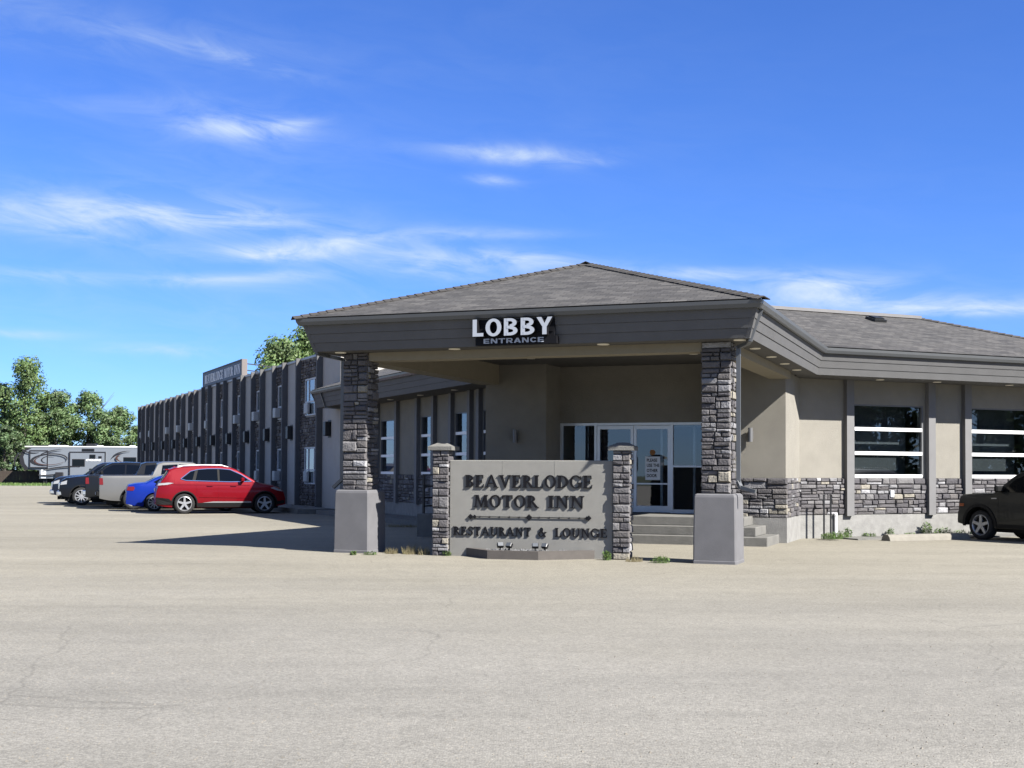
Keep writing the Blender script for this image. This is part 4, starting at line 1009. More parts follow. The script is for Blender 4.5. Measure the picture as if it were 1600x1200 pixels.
class Car:
    def __init__(s, name, label, cat, group, top, L, W, xr, xf, r, belt, paint_, tumble=.30, sill=.24, rc=.09, endr=.10, endf=.14, spokes=5, arch=1.16, crown=.03):
        s.top = top; s.L = L; s.W = W; s.xr = xr; s.xf = xf; s.r = r; s.belt = belt; s.tumble = tumble; s.sill = sill; s.rc = rc; s.endr = endr; s.endf = endf; s.crown = crown
        s.R = r * arch; s.paint = paint_; s.spokes = spokes
        s.root = thing(name, label, cat, group=group); s.body()
        # dark underside and wheel wells
        b = MB(); b.box(.25, L - .25, -W / 2 + .26, W / 2 - .26, .2, .8); b.build('underbody', M['plast'], s.root)
        s.wheels()
    def hw(s, x, z):
        b = s.W / 2; xr0, xf0 = .55, .85
        if x < xr0: b *= 1 - s.endr * ((xr0 - x) / xr0) ** 2
        if x > s.L - xf0: b *= 1 - s.endf * ((x - s.L + xf0) / xf0) ** 2.2
        if z < s.belt: b *= 1 - .045 * max(0, (.62 - z) / .4) ** 2 - .035 * max(0, (z - .72) / max(.2, s.belt - .72)) ** 2
        else: b *= 1 - .035; b -= s.tumble * (z - s.belt)
        return b
    def zt(s, x): return interp(s.top, x)
    def zl(s, x):
        z = s.sill + .10 * max(0, (x - s.L + .8) / .8) ** 2 + .10 * max(0, (.7 - x) / .7) ** 2
        for xw in (s.xr, s.xf):
            if abs(x - xw) < s.R: z = max(z, s.r + math.sqrt(s.R ** 2 - (x - xw) ** 2))
        return z
    def ytop(s, x):
        zt = s.zt(x); rc = min(s.rc, (zt - s.zl(x)) * .4); return s.hw(x, zt - rc) - rc, rc
    def body(s):
        xs = set(round(s.L * k / 70, 4) for k in range(71)) | set(round(p[0], 4) for p in s.top)
        for xw in (s.xr, s.xf):
            for k in range(-12, 13): xs.add(round(xw + s.R * math.sin(k / 12 * math.pi / 2), 4))
            xs.add(round(xw + s.R + .004, 4)); xs.add(round(xw - s.R - .004, 4))
        xs = sorted(x for x in xs if 0 <= x <= s.L); b = MB(); rings = []
        for x in xs:
            zt = s.zt(x); zl = s.zl(x); yc, rc = s.ytop(x); half = []
            for j in range(11):
                z = zl + (zt - rc - zl) * j / 10; half.append((s.hw(x, z), z))
            for a in (25, 50, 72, 90): half.append((yc + rc * math.cos(R(a)), zt - rc + rc * math.sin(R(a))))
            for q in (.66, .33): half.append((yc * q, zt + s.crown * (1 - q * q)))
            ring = [(x, y, z) for y, z in half] + [(x, 0, zt + s.crown)] + [(x, -y, z) for y, z in half[::-1]]
            rings.append([b.pt(p) for p in ring])
        n = len(rings[0])
        for i in range(len(rings) - 1):
            for k in range(n): b.F.append([rings[i][k], rings[i][(k + 1) % n], rings[i + 1][(k + 1) % n], rings[i + 1][k]]); b.I.append(0); b.U.append(None)
        b.F.append(rings[0][::-1]); b.I.append(0); b.U.append(None); b.F.append(rings[-1]); b.I.append(0); b.U.append(None)
        o = b.build('body', s.paint, s.root, smooth=True); o.data.set_sharp_from_angle(angle=R(50)); s.bodyo = o
    def wheels(s):
        r = s.r; t = MB(); w = .115
        t.lathe([(r * .66, -w), (r * .80, -w - .012), (r * .93, -w), (r * .99, -w * .75), (r, 0), (r * .99, w * .75), (r * .93, w), (r * .66, w)], 28)
        tm = t.mesh('wheel', M['tyre'], True)
        q = MB(); q.lathe([(r * .70, -w - .004), (r * .66, -w - .010), (r * .62, -w + .01), (r * .60, w * .2)], 28)
        nb = s.spokes
        for k in range(nb):
            a = 2 * math.pi * k / nb + .3; ca, sa = math.cos(a), math.sin(a); wd = r * (.085 if nb <= 6 else .05)
            pts = []
            for rr, ww, yy in ((r * .10, wd * 1.3, -w + .005), (r * .64, wd, -w - .002)):
                for sg in (-1, 1): pts.append((rr * ca - sg * ww * sa, yy, rr * sa + sg * ww * ca))
            p0, p1, p2, p3 = pts
            dn = lambda p: (p[0], p[1] + .05, p[2])
            q.hexa([dn(p0), dn(p1), dn(p3), dn(p2), p0, p1, p3, p2])
        q.lathe([(.001, -w - .004), (r * .15, -w - .002), (r * .16, -w + .05)], 14)
        rm = q.mesh('rim', M['rim'], False)
        d = MB(); d.lathe([(.001, -.03), (r * .64, -.03), (r * .64, .0)], 20); dm = d.mesh('brake_disc', M['plast'])
        for xw in (s.xr, s.xf):
            for sd in (1, -1):
                y = sd * (s.W / 2 - w - .045); wh = link('wheel', tm, s.root, loc=(xw, y, r), rot=(0, 0, 0 if sd < 0 else math.pi))
                link('rim', rm, wh); link('brake_disc', dm, wh)
    def side(s, name, pts, m, off=.006, sides=(1, -1), sub=4, parent=None):
        for sd in sides:
            b = MB(); P = []
            for i, (x, z) in enumerate(pts):
                x2, z2 = pts[(i + 1) % len(pts)]
                for k in range(sub): t = k / sub; P.append((x + (x2 - x) * t, z + (z2 - z) * t))
            o = [b.pt((x, sd * (s.hw(x, z) + off), z)) for x, z in P]; i_ = [b.pt((x, sd * (s.hw(x, z) - .012), z)) for x, z in P]
            b.F.append(o if sd < 0 else o[::-1]); b.I.append(0); b.U.append(None); n = len(o)
            for k in range(n): b.F.append([o[k], i_[k], i_[(k + 1) % n], o[(k + 1) % n]]); b.I.append(0); b.U.append(None)
            b.build(name, m, parent or s.root)
    def top_patch(s, name, x0, x1, f, m, off=.008, n=8, x_in=0.0):
        b = MB(); rows = []
        for k in range(n + 1):
            x = x0 + (x1 - x0) * k / n; yc, rc = s.ytop(x); row = []
            for q in range(-4, 5):
                y = yc * f * q / 4; row.append(b.pt((x, y, s.zt(x) + s.crown * (1 - (y / yc) ** 2) + off)))
            rows.append(row)
        for i in range(n):
            for k in range(8): b.F.append([rows[i][k], rows[i][k + 1], rows[i + 1][k + 1], rows[i + 1][k]]); b.I.append(0); b.U.append(None)
        b.build(name, m, s.root)
    def boxp(s, name, m, *a, bev=.012, parent=None): b = MB(); b.bbox(*a, bev); b.build(name, m, parent or s.root)
    def mirrors(s, x, z, m=None, w=.2):
        for sd in (1, -1):
            y = s.hw(x, z); b = MB(); y0, y1 = sorted((sd * (y - .01), sd * (y + w))); b.bbox(x - .05, x + .07, y0, y1, z, z + .15, .03); b.build('mirror', m or s.paint, s.root)
    def handles(s, xs, z, m=None):
        for x in xs: s.side('door_handle', [(x, z), (x + .2, z), (x + .2, z + .03), (x, z + .03)], m or s.paint, .035, sub=1)
    def seams(s, segs, w=.008):
        for (x0, z0), (x1, z1) in segs:
            if abs(z1 - z0) > abs(x1 - x0): s.side('door_seam', [(x0, z0), (x0 + w, z0), (x1 + w, z1), (x1, z1)], M['plast'], .002, sub=5)
            else: s.side('door_seam', [(x0, z0), (x1, z1), (x1, z1 + w), (x0, z0 + w)], M['plast'], .002, sub=5)
    def arches(s, m, t=.06, off=.012):
        for xw in (s.xr, s.xf):
            P = []
            for k in range(0, 21):
                a = R(-8 + 196 * k / 20); P.append((xw + (s.R + t) * math.cos(a), max(s.sill + .03, s.r + (s.R + t) * math.sin(a))))
            for k in range(20, -1, -1):
                a = R(-8 + 196 * k / 20); P.append((xw + (s.R - .004) * math.cos(a), max(s.sill + .03, s.r + (s.R - .004) * math.sin(a))))
            s.side('wheel_arch', P, m, off, sub=1)
    def place(s, head, contact, xw, sd):
        """put the wheel at xw on side sd (+1 left, -1 right) onto the ground point contact"""
        h = Vector((*head, 0)).normalized(); lf = Vector((-h.y, h.x, 0))
        s.root.location = Vector((*contact, 0)) - h * xw - lf * (sd * (s.W / 2 - .16))
        s.root.rotation_euler = (0, 0, math.atan2(h.y, h.x))
VV = Vector((math.cos(R(18.0)), math.sin(R(18.0)), 0)); UU = WU
PG = 'vehicles parked in front of the motel wing'
# red crossover
c = Car('crossover_car', 'shiny red crossover with silver roof rails, nose half in the wing shadow', 'car', PG,
        [(0, .66), (.03, .86), (.08, 1.0), (.16, 1.14), (.36, 1.40), (.47, 1.59), (.68, 1.665), (1.2, 1.72), (2.2, 1.725), (2.58, 1.69), (2.82, 1.60), (3.2, 1.38), (3.58, 1.14), (3.75, 1.09), (4.14, 1.02), (4.38, .94), (4.53, .82), (4.60, .62)],
        4.60, 1.93, 1.0, 3.84, .37, 1.10, paint('red_paint', (.45, .004, .018), .25, .34), spokes=5, tumble=.33)
c.side('body_crease', [(1.5, .60), (3.3, .57), (3.3, .585), (1.5, .62)], c.paint, .014, sub=6); c.side('shoulder_line', [(.6, 1.05), (3.3, 1.035), (3.3, 1.045), (.6, 1.065)], c.paint, .012, sub=6)
ring_ = [(.86, 1.262), (1.20, 1.535), (1.45, 1.60), (1.80, 1.63), (2.2, 1.635), (2.60, 1.60), (2.99, 1.425), (3.36, 1.175), (2.6, 1.160), (1.05, 1.205)]
c.side('window_surround', ring_, M['plast'], .012)
for (xa, za), (xb, zb) in zip(ring_, ring_[1:] + ring_[:1]):
    dl = math.hypot(xb - xa, zb - za); nx, nz = -(zb - za) / dl * .011, (xb - xa) / dl * .011
    c.side('window_trim', [(xa - nx, za - nz), (xb - nx, zb - nz), (xb + nx, zb + nz), (xa + nx, za + nz)], M['chrome'], .020, sub=2)
c.side('window', [(.90, 1.266), (1.22, 1.52), (1.36, 1.56), (1.27, 1.22), (1.06, 1.224)], M['cglass'], .018)
c.side('window', [(1.38, 1.215), (1.47, 1.585), (1.80, 1.615), (2.14, 1.62), (2.16, 1.185)], M['cglass'], .018)
c.side('window', [(2.23, 1.18), (2.22, 1.62), (2.58, 1.585), (2.97, 1.41), (3.22, 1.25), (3.14, 1.185)], M['cglass'], .018)
c.top_patch('windscreen', 2.86, 3.54, .93, M['cglass']); c.top_patch('rear_window', .19, .48, .88, M['cglass'])
c.boxp('spoiler', c.paint, .32, .62, -.62, .62, 1.565, 1.61)
c.side('tail_light', [(.06, 1.02), (.10, 1.10), (.42, 1.13), (.62, 1.11), (.40, 1.05)], M['clear'], .014); c.side('tail_light', [(.05, .985), (.06, 1.03), (.40, 1.05), (.36, 1.02)], M['red'], .012)
c.side('head_light', [(4.04, .94), (4.17, .985), (4.44, .87), (4.48, .81), (4.28, .85)], M['clear'], .012)
c.side('sill_cladding', [(.0 + 1.44, .25), (3.40, .25), (3.40, .40), (1.44, .40)], M['plast'], .014); c.side('sill_strip', [(1.62, .405), (3.35, .405), (3.35, .45), (2.0, .45)], M['rim'], .016)
c.side('rear_bumper', [(.02, .34), (.55, .34), (.56, .46), (.45, .55), (.02, .60)], M['plast'], .03); c.side('front_bumper', [(4.28, .34), (4.56, .38), (4.57, .5), (4.26, .45)], M['plast'], .012)
c.arches(M['plast'], .035); c.mirrors(3.02, 1.16); c.handles((1.78, 2.72 - .1), 1.0)
c.seams([((2.18, .45), (2.19, 1.18)), ((1.42, .75), (1.40, 1.20)), ((3.25, .48), (3.22, 1.16))])
for sd in (1, -1):
    b = MB(); b.tube([(.72, sd * .64, 1.65), (.95, sd * .64, 1.735), (1.6, sd * .64, 1.765), (2.3, sd * .64, 1.76), (2.62, sd * .64, 1.66)], .019, 6); b.build('roof_rail', M['white'], c.root)
b = MB(); b.prism([(.62, -.01, 1.63), (.82, -.01, 1.65), (.66, -.01, 1.73)], (0, .02, 0)); b.build('antenna', c.paint, c.root)
c.boxp('licence_plate', M['paper'], -.012, .01, -.16, .16, .80, .92, bev=.003)
c.place((VV.x, VV.y), (-11.75, 46.0), 1.0, -1)
# blue sedan
c = Car('sedan_car', 'bright blue sedan parked between the red crossover and the silver pickup', 'car', PG,
        [(0, .60), (.03, .90), (.08, 1.00), (.35, 1.055), (.70, 1.08), (1.05, 1.26), (1.45, 1.40), (1.9, 1.455), (2.4, 1.445), (2.75, 1.34), (3.35, 1.02), (3.6, .97), (4.2, .86), (4.48, .70), (4.56, .5)],
        4.56, 1.82, 1.02, 3.68, .335, 1.0, paint('blue_paint', (.012, .06, .62), .3, .3), spokes=10, sill=.2)
c.side('window', [(.98, 1.12), (1.30, 1.30), (1.85, 1.385), (1.92, 1.06), (1.1, 1.06)], M['cglass'], .008); c.side('window', [(1.97, 1.06), (1.92, 1.385), (2.42, 1.37), (2.78, 1.22), (3.02, 1.07)], M['cglass'], .008)
c.top_patch('windscreen', 2.72, 3.32, .92, M['cglass']); c.top_patch('rear_window', .80, 1.42, .9, M['cglass'])
c.side('tail_light', [(.02, .80), (.05, .94), (.27, .95), (.31, .88), (.25, .79)], M['red'], .012); c.side('head_light', [(4.1, .72), (4.15, .8), (4.42, .7), (4.45, .62)], M['clear'], .012)
c.mirrors(2.86, 1.05); c.handles((1.55, 2.45), .93); c.seams([((1.95, .3), (1.94, 1.05)), ((3.02, .3), (3.02, 1.05)), ((1.25, .7), (1.15, 1.05))])
c.boxp('licence_plate', M['paper'], -.012, .01, -.16, .16, .74, .86, bev=.003)
c.place((VV.x, VV.y), (-13.5, 48.4), 1.02, -1)
# pickups
PT = [(0, 1.20), (.02, 1.30), (.06, 1.335), (1.0, 1.34), (1.95, 1.35), (2.02, 1.38), (2.12, 1.62), (2.22, 1.82), (2.42, 1.885), (3.0, 1.90), (3.6, 1.87), (3.85, 1.76), (4.32, 1.38), (4.45, 1.31), (5.0, 1.27), (5.5, 1.20), (5.68, 1.10), (5.76, .95), (5.80, .62)]
def pickup(name, label, p, spokes=6, bump=None):
    c = Car(name, label, 'pickup', PG, PT, 5.80, 2.0, 1.28, 4.86, .40, 1.30, p, tumble=.26, sill=.34, endr=.03, endf=.10, rc=.07, spokes=spokes, arch=1.2)
    c.side('window', [(2.34, 1.37), (2.40, 1.76), (2.98, 1.80), (3.0, 1.36)], M['cglass'], .010); c.side('window', [(3.07, 1.36), (3.05, 1.80), (3.55, 1.785), (3.82, 1.66), (4.14, 1.39)], M['cglass'], .010)
    c.top_patch('windscreen', 3.84, 4.34, .93, M['cglass']); c.top_patch('rear_window', 2.06, 2.20, .8, M['cglass'], n=3)
    c.top_patch('bed_floor', .12, 1.9, .92, M['plast'], off=.004)
    c.side('tail_light', [(.0, .98), (.0, 1.24), (.12, 1.24), (.14, .98)], M['red'], .012); c.side('head_light', [(5.48, .93), (5.46, 1.10), (5.70, 1.02), (5.74, .90)], M['clear'], .014)
    c.boxp('rear_bumper', bump or M['chrome'], -.14, .10, -.95, .95, .50, .72, bev=.04); c.boxp('front_bumper', bump or M['chrome'], 5.62, 5.90, -.92, .92, .42, .66, bev=.06)
    c.boxp('grille', M['chrome'], 5.70, 5.835, -.55, .55, .70, 1.0, bev=.03); c.boxp('grille_insert', M['plast'], 5.72, 5.845, -.48, .48, .75, .95, bev=.02)
    c.boxp('tailgate', p, -.02, .03, -.80, .80, .74, 1.27, bev=.015)
    c.mirrors(4.02, 1.36, M['plast'], .26); c.handles((2.46, 3.25), 1.17); c.seams([((3.02, .42), (3.03, 1.34)), ((4.12, .45), (4.14, 1.36)), ((2.28, .75), (2.27, 1.34)), ((2.0, .6), (2.0, 1.3))])
    c.arches(M['plast'], .03); c.boxp('licence_plate', M['paper'], -.155, -.138, -.16, .16, .56, .67, bev=.003)
    return c
c = pickup('pickup_truck', 'silver grey pickup truck parked tail out beside the blue sedan', paint('silver_paint', (.13, .128, .122), .5, .35), 6, M['plast']); c.place((VV.x, VV.y), (-15.1, 51.1), 1.28, -1)
c = pickup('pickup_truck', 'black pickup with chrome rear bumper, tail out, just left of the silver pickup', paint('black_paint', (.022, .024, .028), .2, .3), 6); c.place((VV.x, VV.y), (-17.7 + 1.28 * VV.x, 53.2 + 1.28 * VV.y), 1.28, -1)
c = pickup('pickup_truck', 'black pickup truck backed in, chrome grille and alloy front wheel facing the open lot', paint('black_blue_paint', (.014, .017, .026), .2, .25), 10); c.place((-VV.x, -VV.y), (-18.8, 56.0), 4.86, 1)
c = pickup('pickup_truck', 'dark blue pickup truck backed in at the far end, mostly hidden behind the others', paint('navy_paint', (.02, .03, .06), .2, .3), 6); c.place((-VV.x, -VV.y), (-17.95 - 2.35 * .912, 59.7 - 2.35 * .41), 4.86, 1)
# dark boxy suv on the right edge
c = Car('boxy_suv', 'dark olive grey boxy SUV nosed in to the stone wall at the right edge', 'car', None,
        [(0, 1.0), (.03, 1.12), (.12, 1.35), (.30, 1.60), (.45, 1.655), (1.4, 1.69), (2.3, 1.67), (2.55, 1.60), (2.70, 1.51), (3.10, 1.19), (3.20, 1.135), (3.8, 1.11), (4.06, 1.09), (4.16, 1.06), (4.19, .96), (4.20, .74), (4.225, .70), (4.24, .52)],
        4.24, 1.78, .94, 3.56, .36, 1.09, paint('olive_black_paint', (.040, .042, .038), .1, .45), tumble=.24, endf=.035, endr=.04, rc=.06, sill=.30, spokes=5, arch=1.22)
c.side('window', [(.30, 1.18), (.42, 1.52), (1.0, 1.56), (1.0, 1.17)], M['cglass'], .010); c.side('window', [(1.06, 1.17), (1.06, 1.56), (1.80, 1.57), (1.82, 1.15)], M['cglass'], .010)
c.side('window', [(1.88, 1.15), (1.87, 1.565), (2.36, 1.545), (2.58, 1.46), (2.92, 1.17)], M['cglass'], .010)
c.top_patch('windscreen', 2.62, 3.09, .92, M['cglass']); c.top_patch('rear_window', .06, .28, .86, M['cglass'], n=3)
c.arches(M['plast'], .07, .02); c.mirrors(2.92, 1.16, M['plast'], .22); c.handles((1.25, 2.05), .98)
c.side('turn_light', [(4.03, .80), (4.03, .87), (4.17, .87), (4.17, .80)], M['amber'], .012); c.side('badge', [(3.05, .995), (3.05, 1.02), (3.2, 1.02), (3.2, .995)], M['rim'], .01)
c.side('sill_cladding', [(1.42, .31), (3.08, .31), (3.08, .40), (1.42, .40)], M['plast'], .012)
c.side('tail_light', [(.02, .85), (.04, 1.12), (.16, 1.12), (.16, .85)], M['red'], .012)
c.boxp('front_bumper', M['plast'], 4.12, 4.32, -.80, .80, .42, .70, bev=.05); c.boxp('rear_bumper', M['plast'], -.08, .12, -.82, .82, .42, .68, bev=.04)
c.boxp('grille', M['plast'], 4.17, 4.215, -.5, .5, .74, .9, bev=.01)
for sd in (1, -1):
    b = MB(); b.tube([(.55, sd * .62, 1.66), (.7, sd * .62, 1.73), (2.0, sd * .62, 1.73), (2.3, sd * .62, 1.66)], .02, 6); b.build('roof_rail', M['plast'], c.root)
    b = MB(); b.lathe([(.001, -.02), (.085, -.02), (.09, .02)], 16, (0, 0, 0)); m_ = b.mesh('head_light', M['clear']); link('head_light', m_, c.root, loc=(4.19, sd * .62, .82), rot=(0, 0, R(90)))
c.seams([((1.03, .5), (1.03, 1.15)), ((1.85, .42), (1.85, 1.14)), ((3.0, .42), (2.99, 1.14))])
hj = R(90 + 29); c.place((math.cos(hj), math.sin(hj)), (11.36, 30.85), 3.56, 1)
# parking block
pb = thing('parking_block', 'pale concrete wheel stop on the ground in front of the first big window', 'wheel stop', at_wall(1.55, 1.5), CA + R(45))
b = MB(); L2 = 2.45
prof = [(-.16, 0), (.16, 0), (.13, .09), (.07, .15), (-.07, .15), (-.13, .09)]
b.prism([(0, y, z) for y, z in prof], (L2, 0, 0)); b.build('block', mat('pale_concrete', (.50, .465, .39), .9, var=.15, scale=6, bump=.4), pb)
for x in (.35, L2 - .35):
    b = MB(); b.tube([(x, 0, .14), (x, 0, .158)], .025, 8); b.build('anchor_pin', M['rock'], pb)

# ------------------------------------------------------------------ fifth wheel trailer
rvx = (20 + 75 / 7.805 - 800) / 2000 * 130
rv = thing('travel_trailer', 'grey fifth wheel travel trailer with dark swirl graphics parked beyond the lot', 'trailer', (rvx, 130, 0), 0)
gr = mat('trailer_grey', (.46, .51, .58), .45, var=.04); dk = mat('trailer_dark', (.05, .045, .05), .45, var=.05); br = mat('swirl_brown', (.16, .07, .05), .5, var=0)
def zx(x): return (x - 75) / 120
def zz(y): return (562 - y) / 120
b = MB(); out = [(zx(330), .62), (13.0, .62), (13.2, .75), (13.2, 3.72), (13.1, 3.80), (zx(330), 3.80), (zx(180), 3.72), (zx(120), 3.45), (zx(80), 2.8), (zx(95), 2.1), (zx(150), 1.5), (zx(330), 1.45)]
b.prism([(x, 0, z) for x, z in out], (0, 2.45, 0)); b.build('body', gr, rv)
b = MB(); b.prism([(x, -.015, z) for x, z in [(zx(180), 3.72), (zx(120), 3.45), (zx(80), 2.8), (zx(95), 2.1), (zx(150), 1.5), (zx(300), 1.455), (zx(200), 1.62), (zx(150), 2.1), (zx(130), 2.8), (zx(160), 3.4), (zx(230), 3.66)]], (0, 2.48, 0)); b.build('front_cap', dk, rv)
b = MB(); b.box(zx(150), 13.25, -.05, 2.5, 3.80, 3.90); b.build('roof', M['white'], rv)
for x0, x1, h, m_ in ((870, 985, .28, M['vent']), (410, 460, .10, M['white']), (500, 620, .09, M['white']), (1000, 1050, .10, M['white']), (1400, 1450, .10, M['white'])):
    b = MB(); b.bbox(zx(x0), zx(x1), .6, 1.5, 3.905, 3.90 + h, .03); b.build('roof_unit', m_, rv)
def slide(x0, x1, y0, y1):
    z0, z1 = zz(y1), zz(y0); b = MB(); b.box(zx(x0), zx(x1), -.10, -.001, z0, z1); s_ = b.build('slide_out', gr, rv)
    f = MB(); t = .10
    f.box(zx(x0), zx(x1), -.13, -.101, z1 - t, z1); f.box(zx(x0), zx(x0) + t, -.13, -.101, z0, z1 - t); f.box(zx(x1) - t, zx(x1), -.13, -.101, z0, z1 - t)
    if y1 < 400: f.box(zx(x0) + t, zx(x1) - t, -.13, -.101, z0, z0 + t)
    f.build('trim', dk, s_); return s_
slide(210, 437, 145, 362); slide(695, 1140, 160, 490)
def rvwin(x0, x1, y0, y1, d=-.14):
    b = MB(); b.bbox(zx(x0), zx(x1), d, d + .1, zz(y1), zz(y0), .03); f = b.build('window', dk, rv)
    b = MB(); b.box(zx(x0) + .07, zx(x1) - .07, d - .006, d, zz(y1) + .07, zz(y0) - .07); b.build('pane', M['cglass'], f)
rvwin(730, 887, 250, 342); rvwin(940, 1015, 195, 247); rvwin(1048, 1092, 214, 242); rvwin(1350, 1510, 225, 305, -.04); rvwin(842, 997, 124, 156, -.04); rvwin(940, 1000, 365, 390)
def swoosh(cx, cy, rx, ry, a0, a1, t0, m_, rot=0, n=18):
    b = MB(); o = []; i_ = []
    for k in range(n + 1):
        f = k / n; a = R(a0 + (a1 - a0) * f); t = t0 * math.sin(math.pi * min(1, max(.02, f))) ** .8
        x = rx * math.cos(a); y = ry * math.sin(a); cr, sr = math.cos(R(rot)), math.sin(R(rot))
        for L_, rr in ((o, 1 + t), (i_, 1 - t)): L_.append((zx(cx) + (x * cr - y * sr) * rr / 120, zz(cy) + (x * sr + y * cr) * rr / 120))
    for k in range(n): 
        q = [o[k], o[k + 1], i_[k + 1], i_[k]]; b.prism([(x, -.136, z) for x, z in q], (0, .012, 0))
    b.build('swirl', m_, rv)
swoosh(455, 262, 215, 72, -20, 265, .10, dk, 4); swoosh(470, 262, 195, 60, 130, 330, .07, br, 4); swoosh(470, 258, 110, 46, 60, 250, .07, dk, 4)
swoosh(150, 300, 120, 130, 100, 200, .10, dk); swoosh(260, 120, 140, 60, 190, 300, .12, dk); swoosh(600, 380, 240, 30, 20, 160, .25, dk, 6); swoosh(520, 190, 200, 46, 60, 150, .12, dk, 10)
swoosh(1400, 235, 130, 55, 120, 250, .10, br); swoosh(1440, 260, 230, 110, 90, 170, .05, dk); swoosh(1300, 260, 190, 120, 200, 262, .05, dk); swoosh(480, 420, 160, 26, 190, 330, .3, dk, 6)
text_obj('lettering', 'CYCLONE', .26, M['white'], rv, (zx(985), -.112, zz(273)), (R(90), 0, 0), .004, .3, 1.25, bold=.012)
for x in (zx(370), zx(400)):
    b = MB(); b.box(x, x + .12, .2, .32, 0, .62); b.build('landing_leg', dk, rv)
b = MB(); b.box(zx(350), zx(410), -.02, -.002, .63, 1.5); b.build('storage_door', M['white'], rv)
b = MB(); b.bbox(zx(530), zx(625), -.25, -.02, .40, 1.25, .04); b.build('entry_steps', dk, rv)
t = MB(); t.lathe([(.001, -.12), (.22, -.12), (.24, -.13), (.37, -.12), (.38, 0), (.37, .12), (.001, .12)], 20); tm = t.mesh('wheel', M['tyre'])
for x in (8.3, 9.2): link('wheel', tm, rv, loc=(x, .2, .38)); link('wheel', tm, rv, loc=(x, 2.2, .38))
b = MB(); b.box(6.0, 13.0, .3, 2.1, .40, .618); b.build('chassis', dk, rv)
# wooden fence by the trailer
fw = mat('brown_fence_wood', (.13, .095, .07), .9, var=.2, scale=3)
fe = thing('wooden_fence', 'low brown board fence at the far left edge of the lot', 'fence', (-56, 133.2, 0), 0)
b = MB(); r_ = random.Random(2)
for k in range(70): b.box(k * .15, k * .15 + .138, r_.uniform(-.008, .008), .022, .05, 1.35 + r_.uniform(-.02, .02))
b.build('boards', fw, fe, kind='stuff')
for k in range(5): b = MB(); b.box(k * 2.4, k * 2.4 + .1, .024, .12, 0, 1.4); b.build('post', fw, fe)
for z in (.3, 1.0): b = MB(); b.box(0, 10.4, .0235, .07, z, z + .09); b.build('rail', fw, fe)

# ------------------------------------------------------------------ trees
LEAF = [leaf_mat('leaf_poplar', (.080, .130, .040)), leaf_mat('leaf_willow', (.076, .124, .044)), leaf_mat('leaf_dark', (.056, .092, .036))]
def make_tree(name, label, loc, h, spread, seed, leaf, n_clump=60, per=110, lsz=.22, trunk_h=.28, conical=.0, bare=0, top_w=.6, group=None):
    r = random.Random(seed); root = thing(name, label, 'tree', loc, 0, group)
    b = MB(); tr = .018 * h + .05
    path = [(0, 0, -.1)]; x = y = 0
    for k in range(1, 8): x += r.uniform(-.03, .03) * h * .25; y += r.uniform(-.03, .03) * h * .25; path.append((x, y, h * .92 * k / 7))
    b.tube(path, [tr * (1.25 - 1.1 * k / 7) for k in range(8)], 8)
    clumps = []
    for k in range(n_clump):
        f = trunk_h + (1 - trunk_h) * (k + r.random()) / n_clump
        prof = math.sin(math.pi * min(1, (f - trunk_h) / (1 - trunk_h) * .80 + .16)) ** .75
        prof = prof * (1 - conical) + conical * (1.05 - (f - trunk_h) / (1 - trunk_h))
        rad = spread * prof * math.sqrt(r.uniform(.08, 1)); a = r.uniform(0, 2 * math.pi)
        i = min(6, int(f * 7)); p = Vector(path[i])
        c = Vector((p.x + rad * math.cos(a), p.y + rad * math.sin(a), f * h)); clumps.append(c)
        s0 = Vector((p.x, p.y, max(trunk_h * h * .8, c.z - rad * .7 - .2)))
        mid = s0.lerp(c, .5) + Vector((0, 0, -.08 * rad)); br_ = tr * .30 * (1.1 - f)
        b.tube([s0, mid, c], [br_ + .012, br_ * .6 + .008, .006], 5, caps=False)
    for k in range(bare):
        a = r.uniform(0, 6.28); z0 = h * r.uniform(.6, .8); e = Vector((math.cos(a) * spread * .9, math.sin(a) * spread * .9, h * r.uniform(.92, 1.06)))
        b.tube([(0, 0, z0), e * .6 + Vector((0, 0, z0 * .4)), e], [.05, .03, .012], 5)
    b.build('trunk', M['bark'], root, smooth=True)
    v = MB()
    for c in clumps:
        cs = h * r.uniform(.045, .085); n = int(per * 1.3 * r.uniform(.6, 1.3))
        for k in range(n):
            d = Vector((r.gauss(0, 1), r.gauss(0, 1), r.gauss(0, .8))); d *= cs * r.uniform(.5, 1) / max(.5, d.length) * 1.25
            p = c + d; q = (d.normalized() * 1.1 + Vector((r.gauss(0, .5), r.gauss(0, .5), r.gauss(.25, .5)))).normalized(); w = q.cross(Vector((r.random(), r.random(), r.random() + .1))).normalized()
            u = q.cross(w); s_ = lsz * r.uniform(.6, 1.25)
            v.F.append([len(v.V), len(v.V) + 1, len(v.V) + 2, len(v.V) + 3]); v.I.append(0); v.U.append(None)
            v.V += [p - u * s_ * .5, p + w * s_ * .33, p + u * s_ * .5, p - w * s_ * .33]
    v.build('crown', leaf, root, smooth='keep')
    return root
def px_loc(px, z): return ((px - 800) / 2000 * z, z, 0)
make_tree('poplar_tree', 'tallest poplar at the left edge, its pointed top above the other trees', px_loc(38, 150), 14.2, 2.9, 1, LEAF[0], 85, 120, .30, .16, .25)
make_tree('poplar_tree', 'poplar cut by the left frame edge beside the tallest one', px_loc(-6, 152), 11.5, 2.8, 2, LEAF[2], 70, 120, .30, .14, .1)
make_tree('broadleaf_tree', 'bushy round green tree just right of the tallest poplar, behind the trailer front', px_loc(88, 152), 10.4, 3.5, 3, LEAF[1], 95, 130, .30, .1, 0)
make_tree('broadleaf_tree', 'loose green tree with bare twigs showing at its top behind the trailer middle', px_loc(138, 155), 10.6, 3.3, 4, LEAF[1], 75, 120, .30, .12, 0, bare=5)
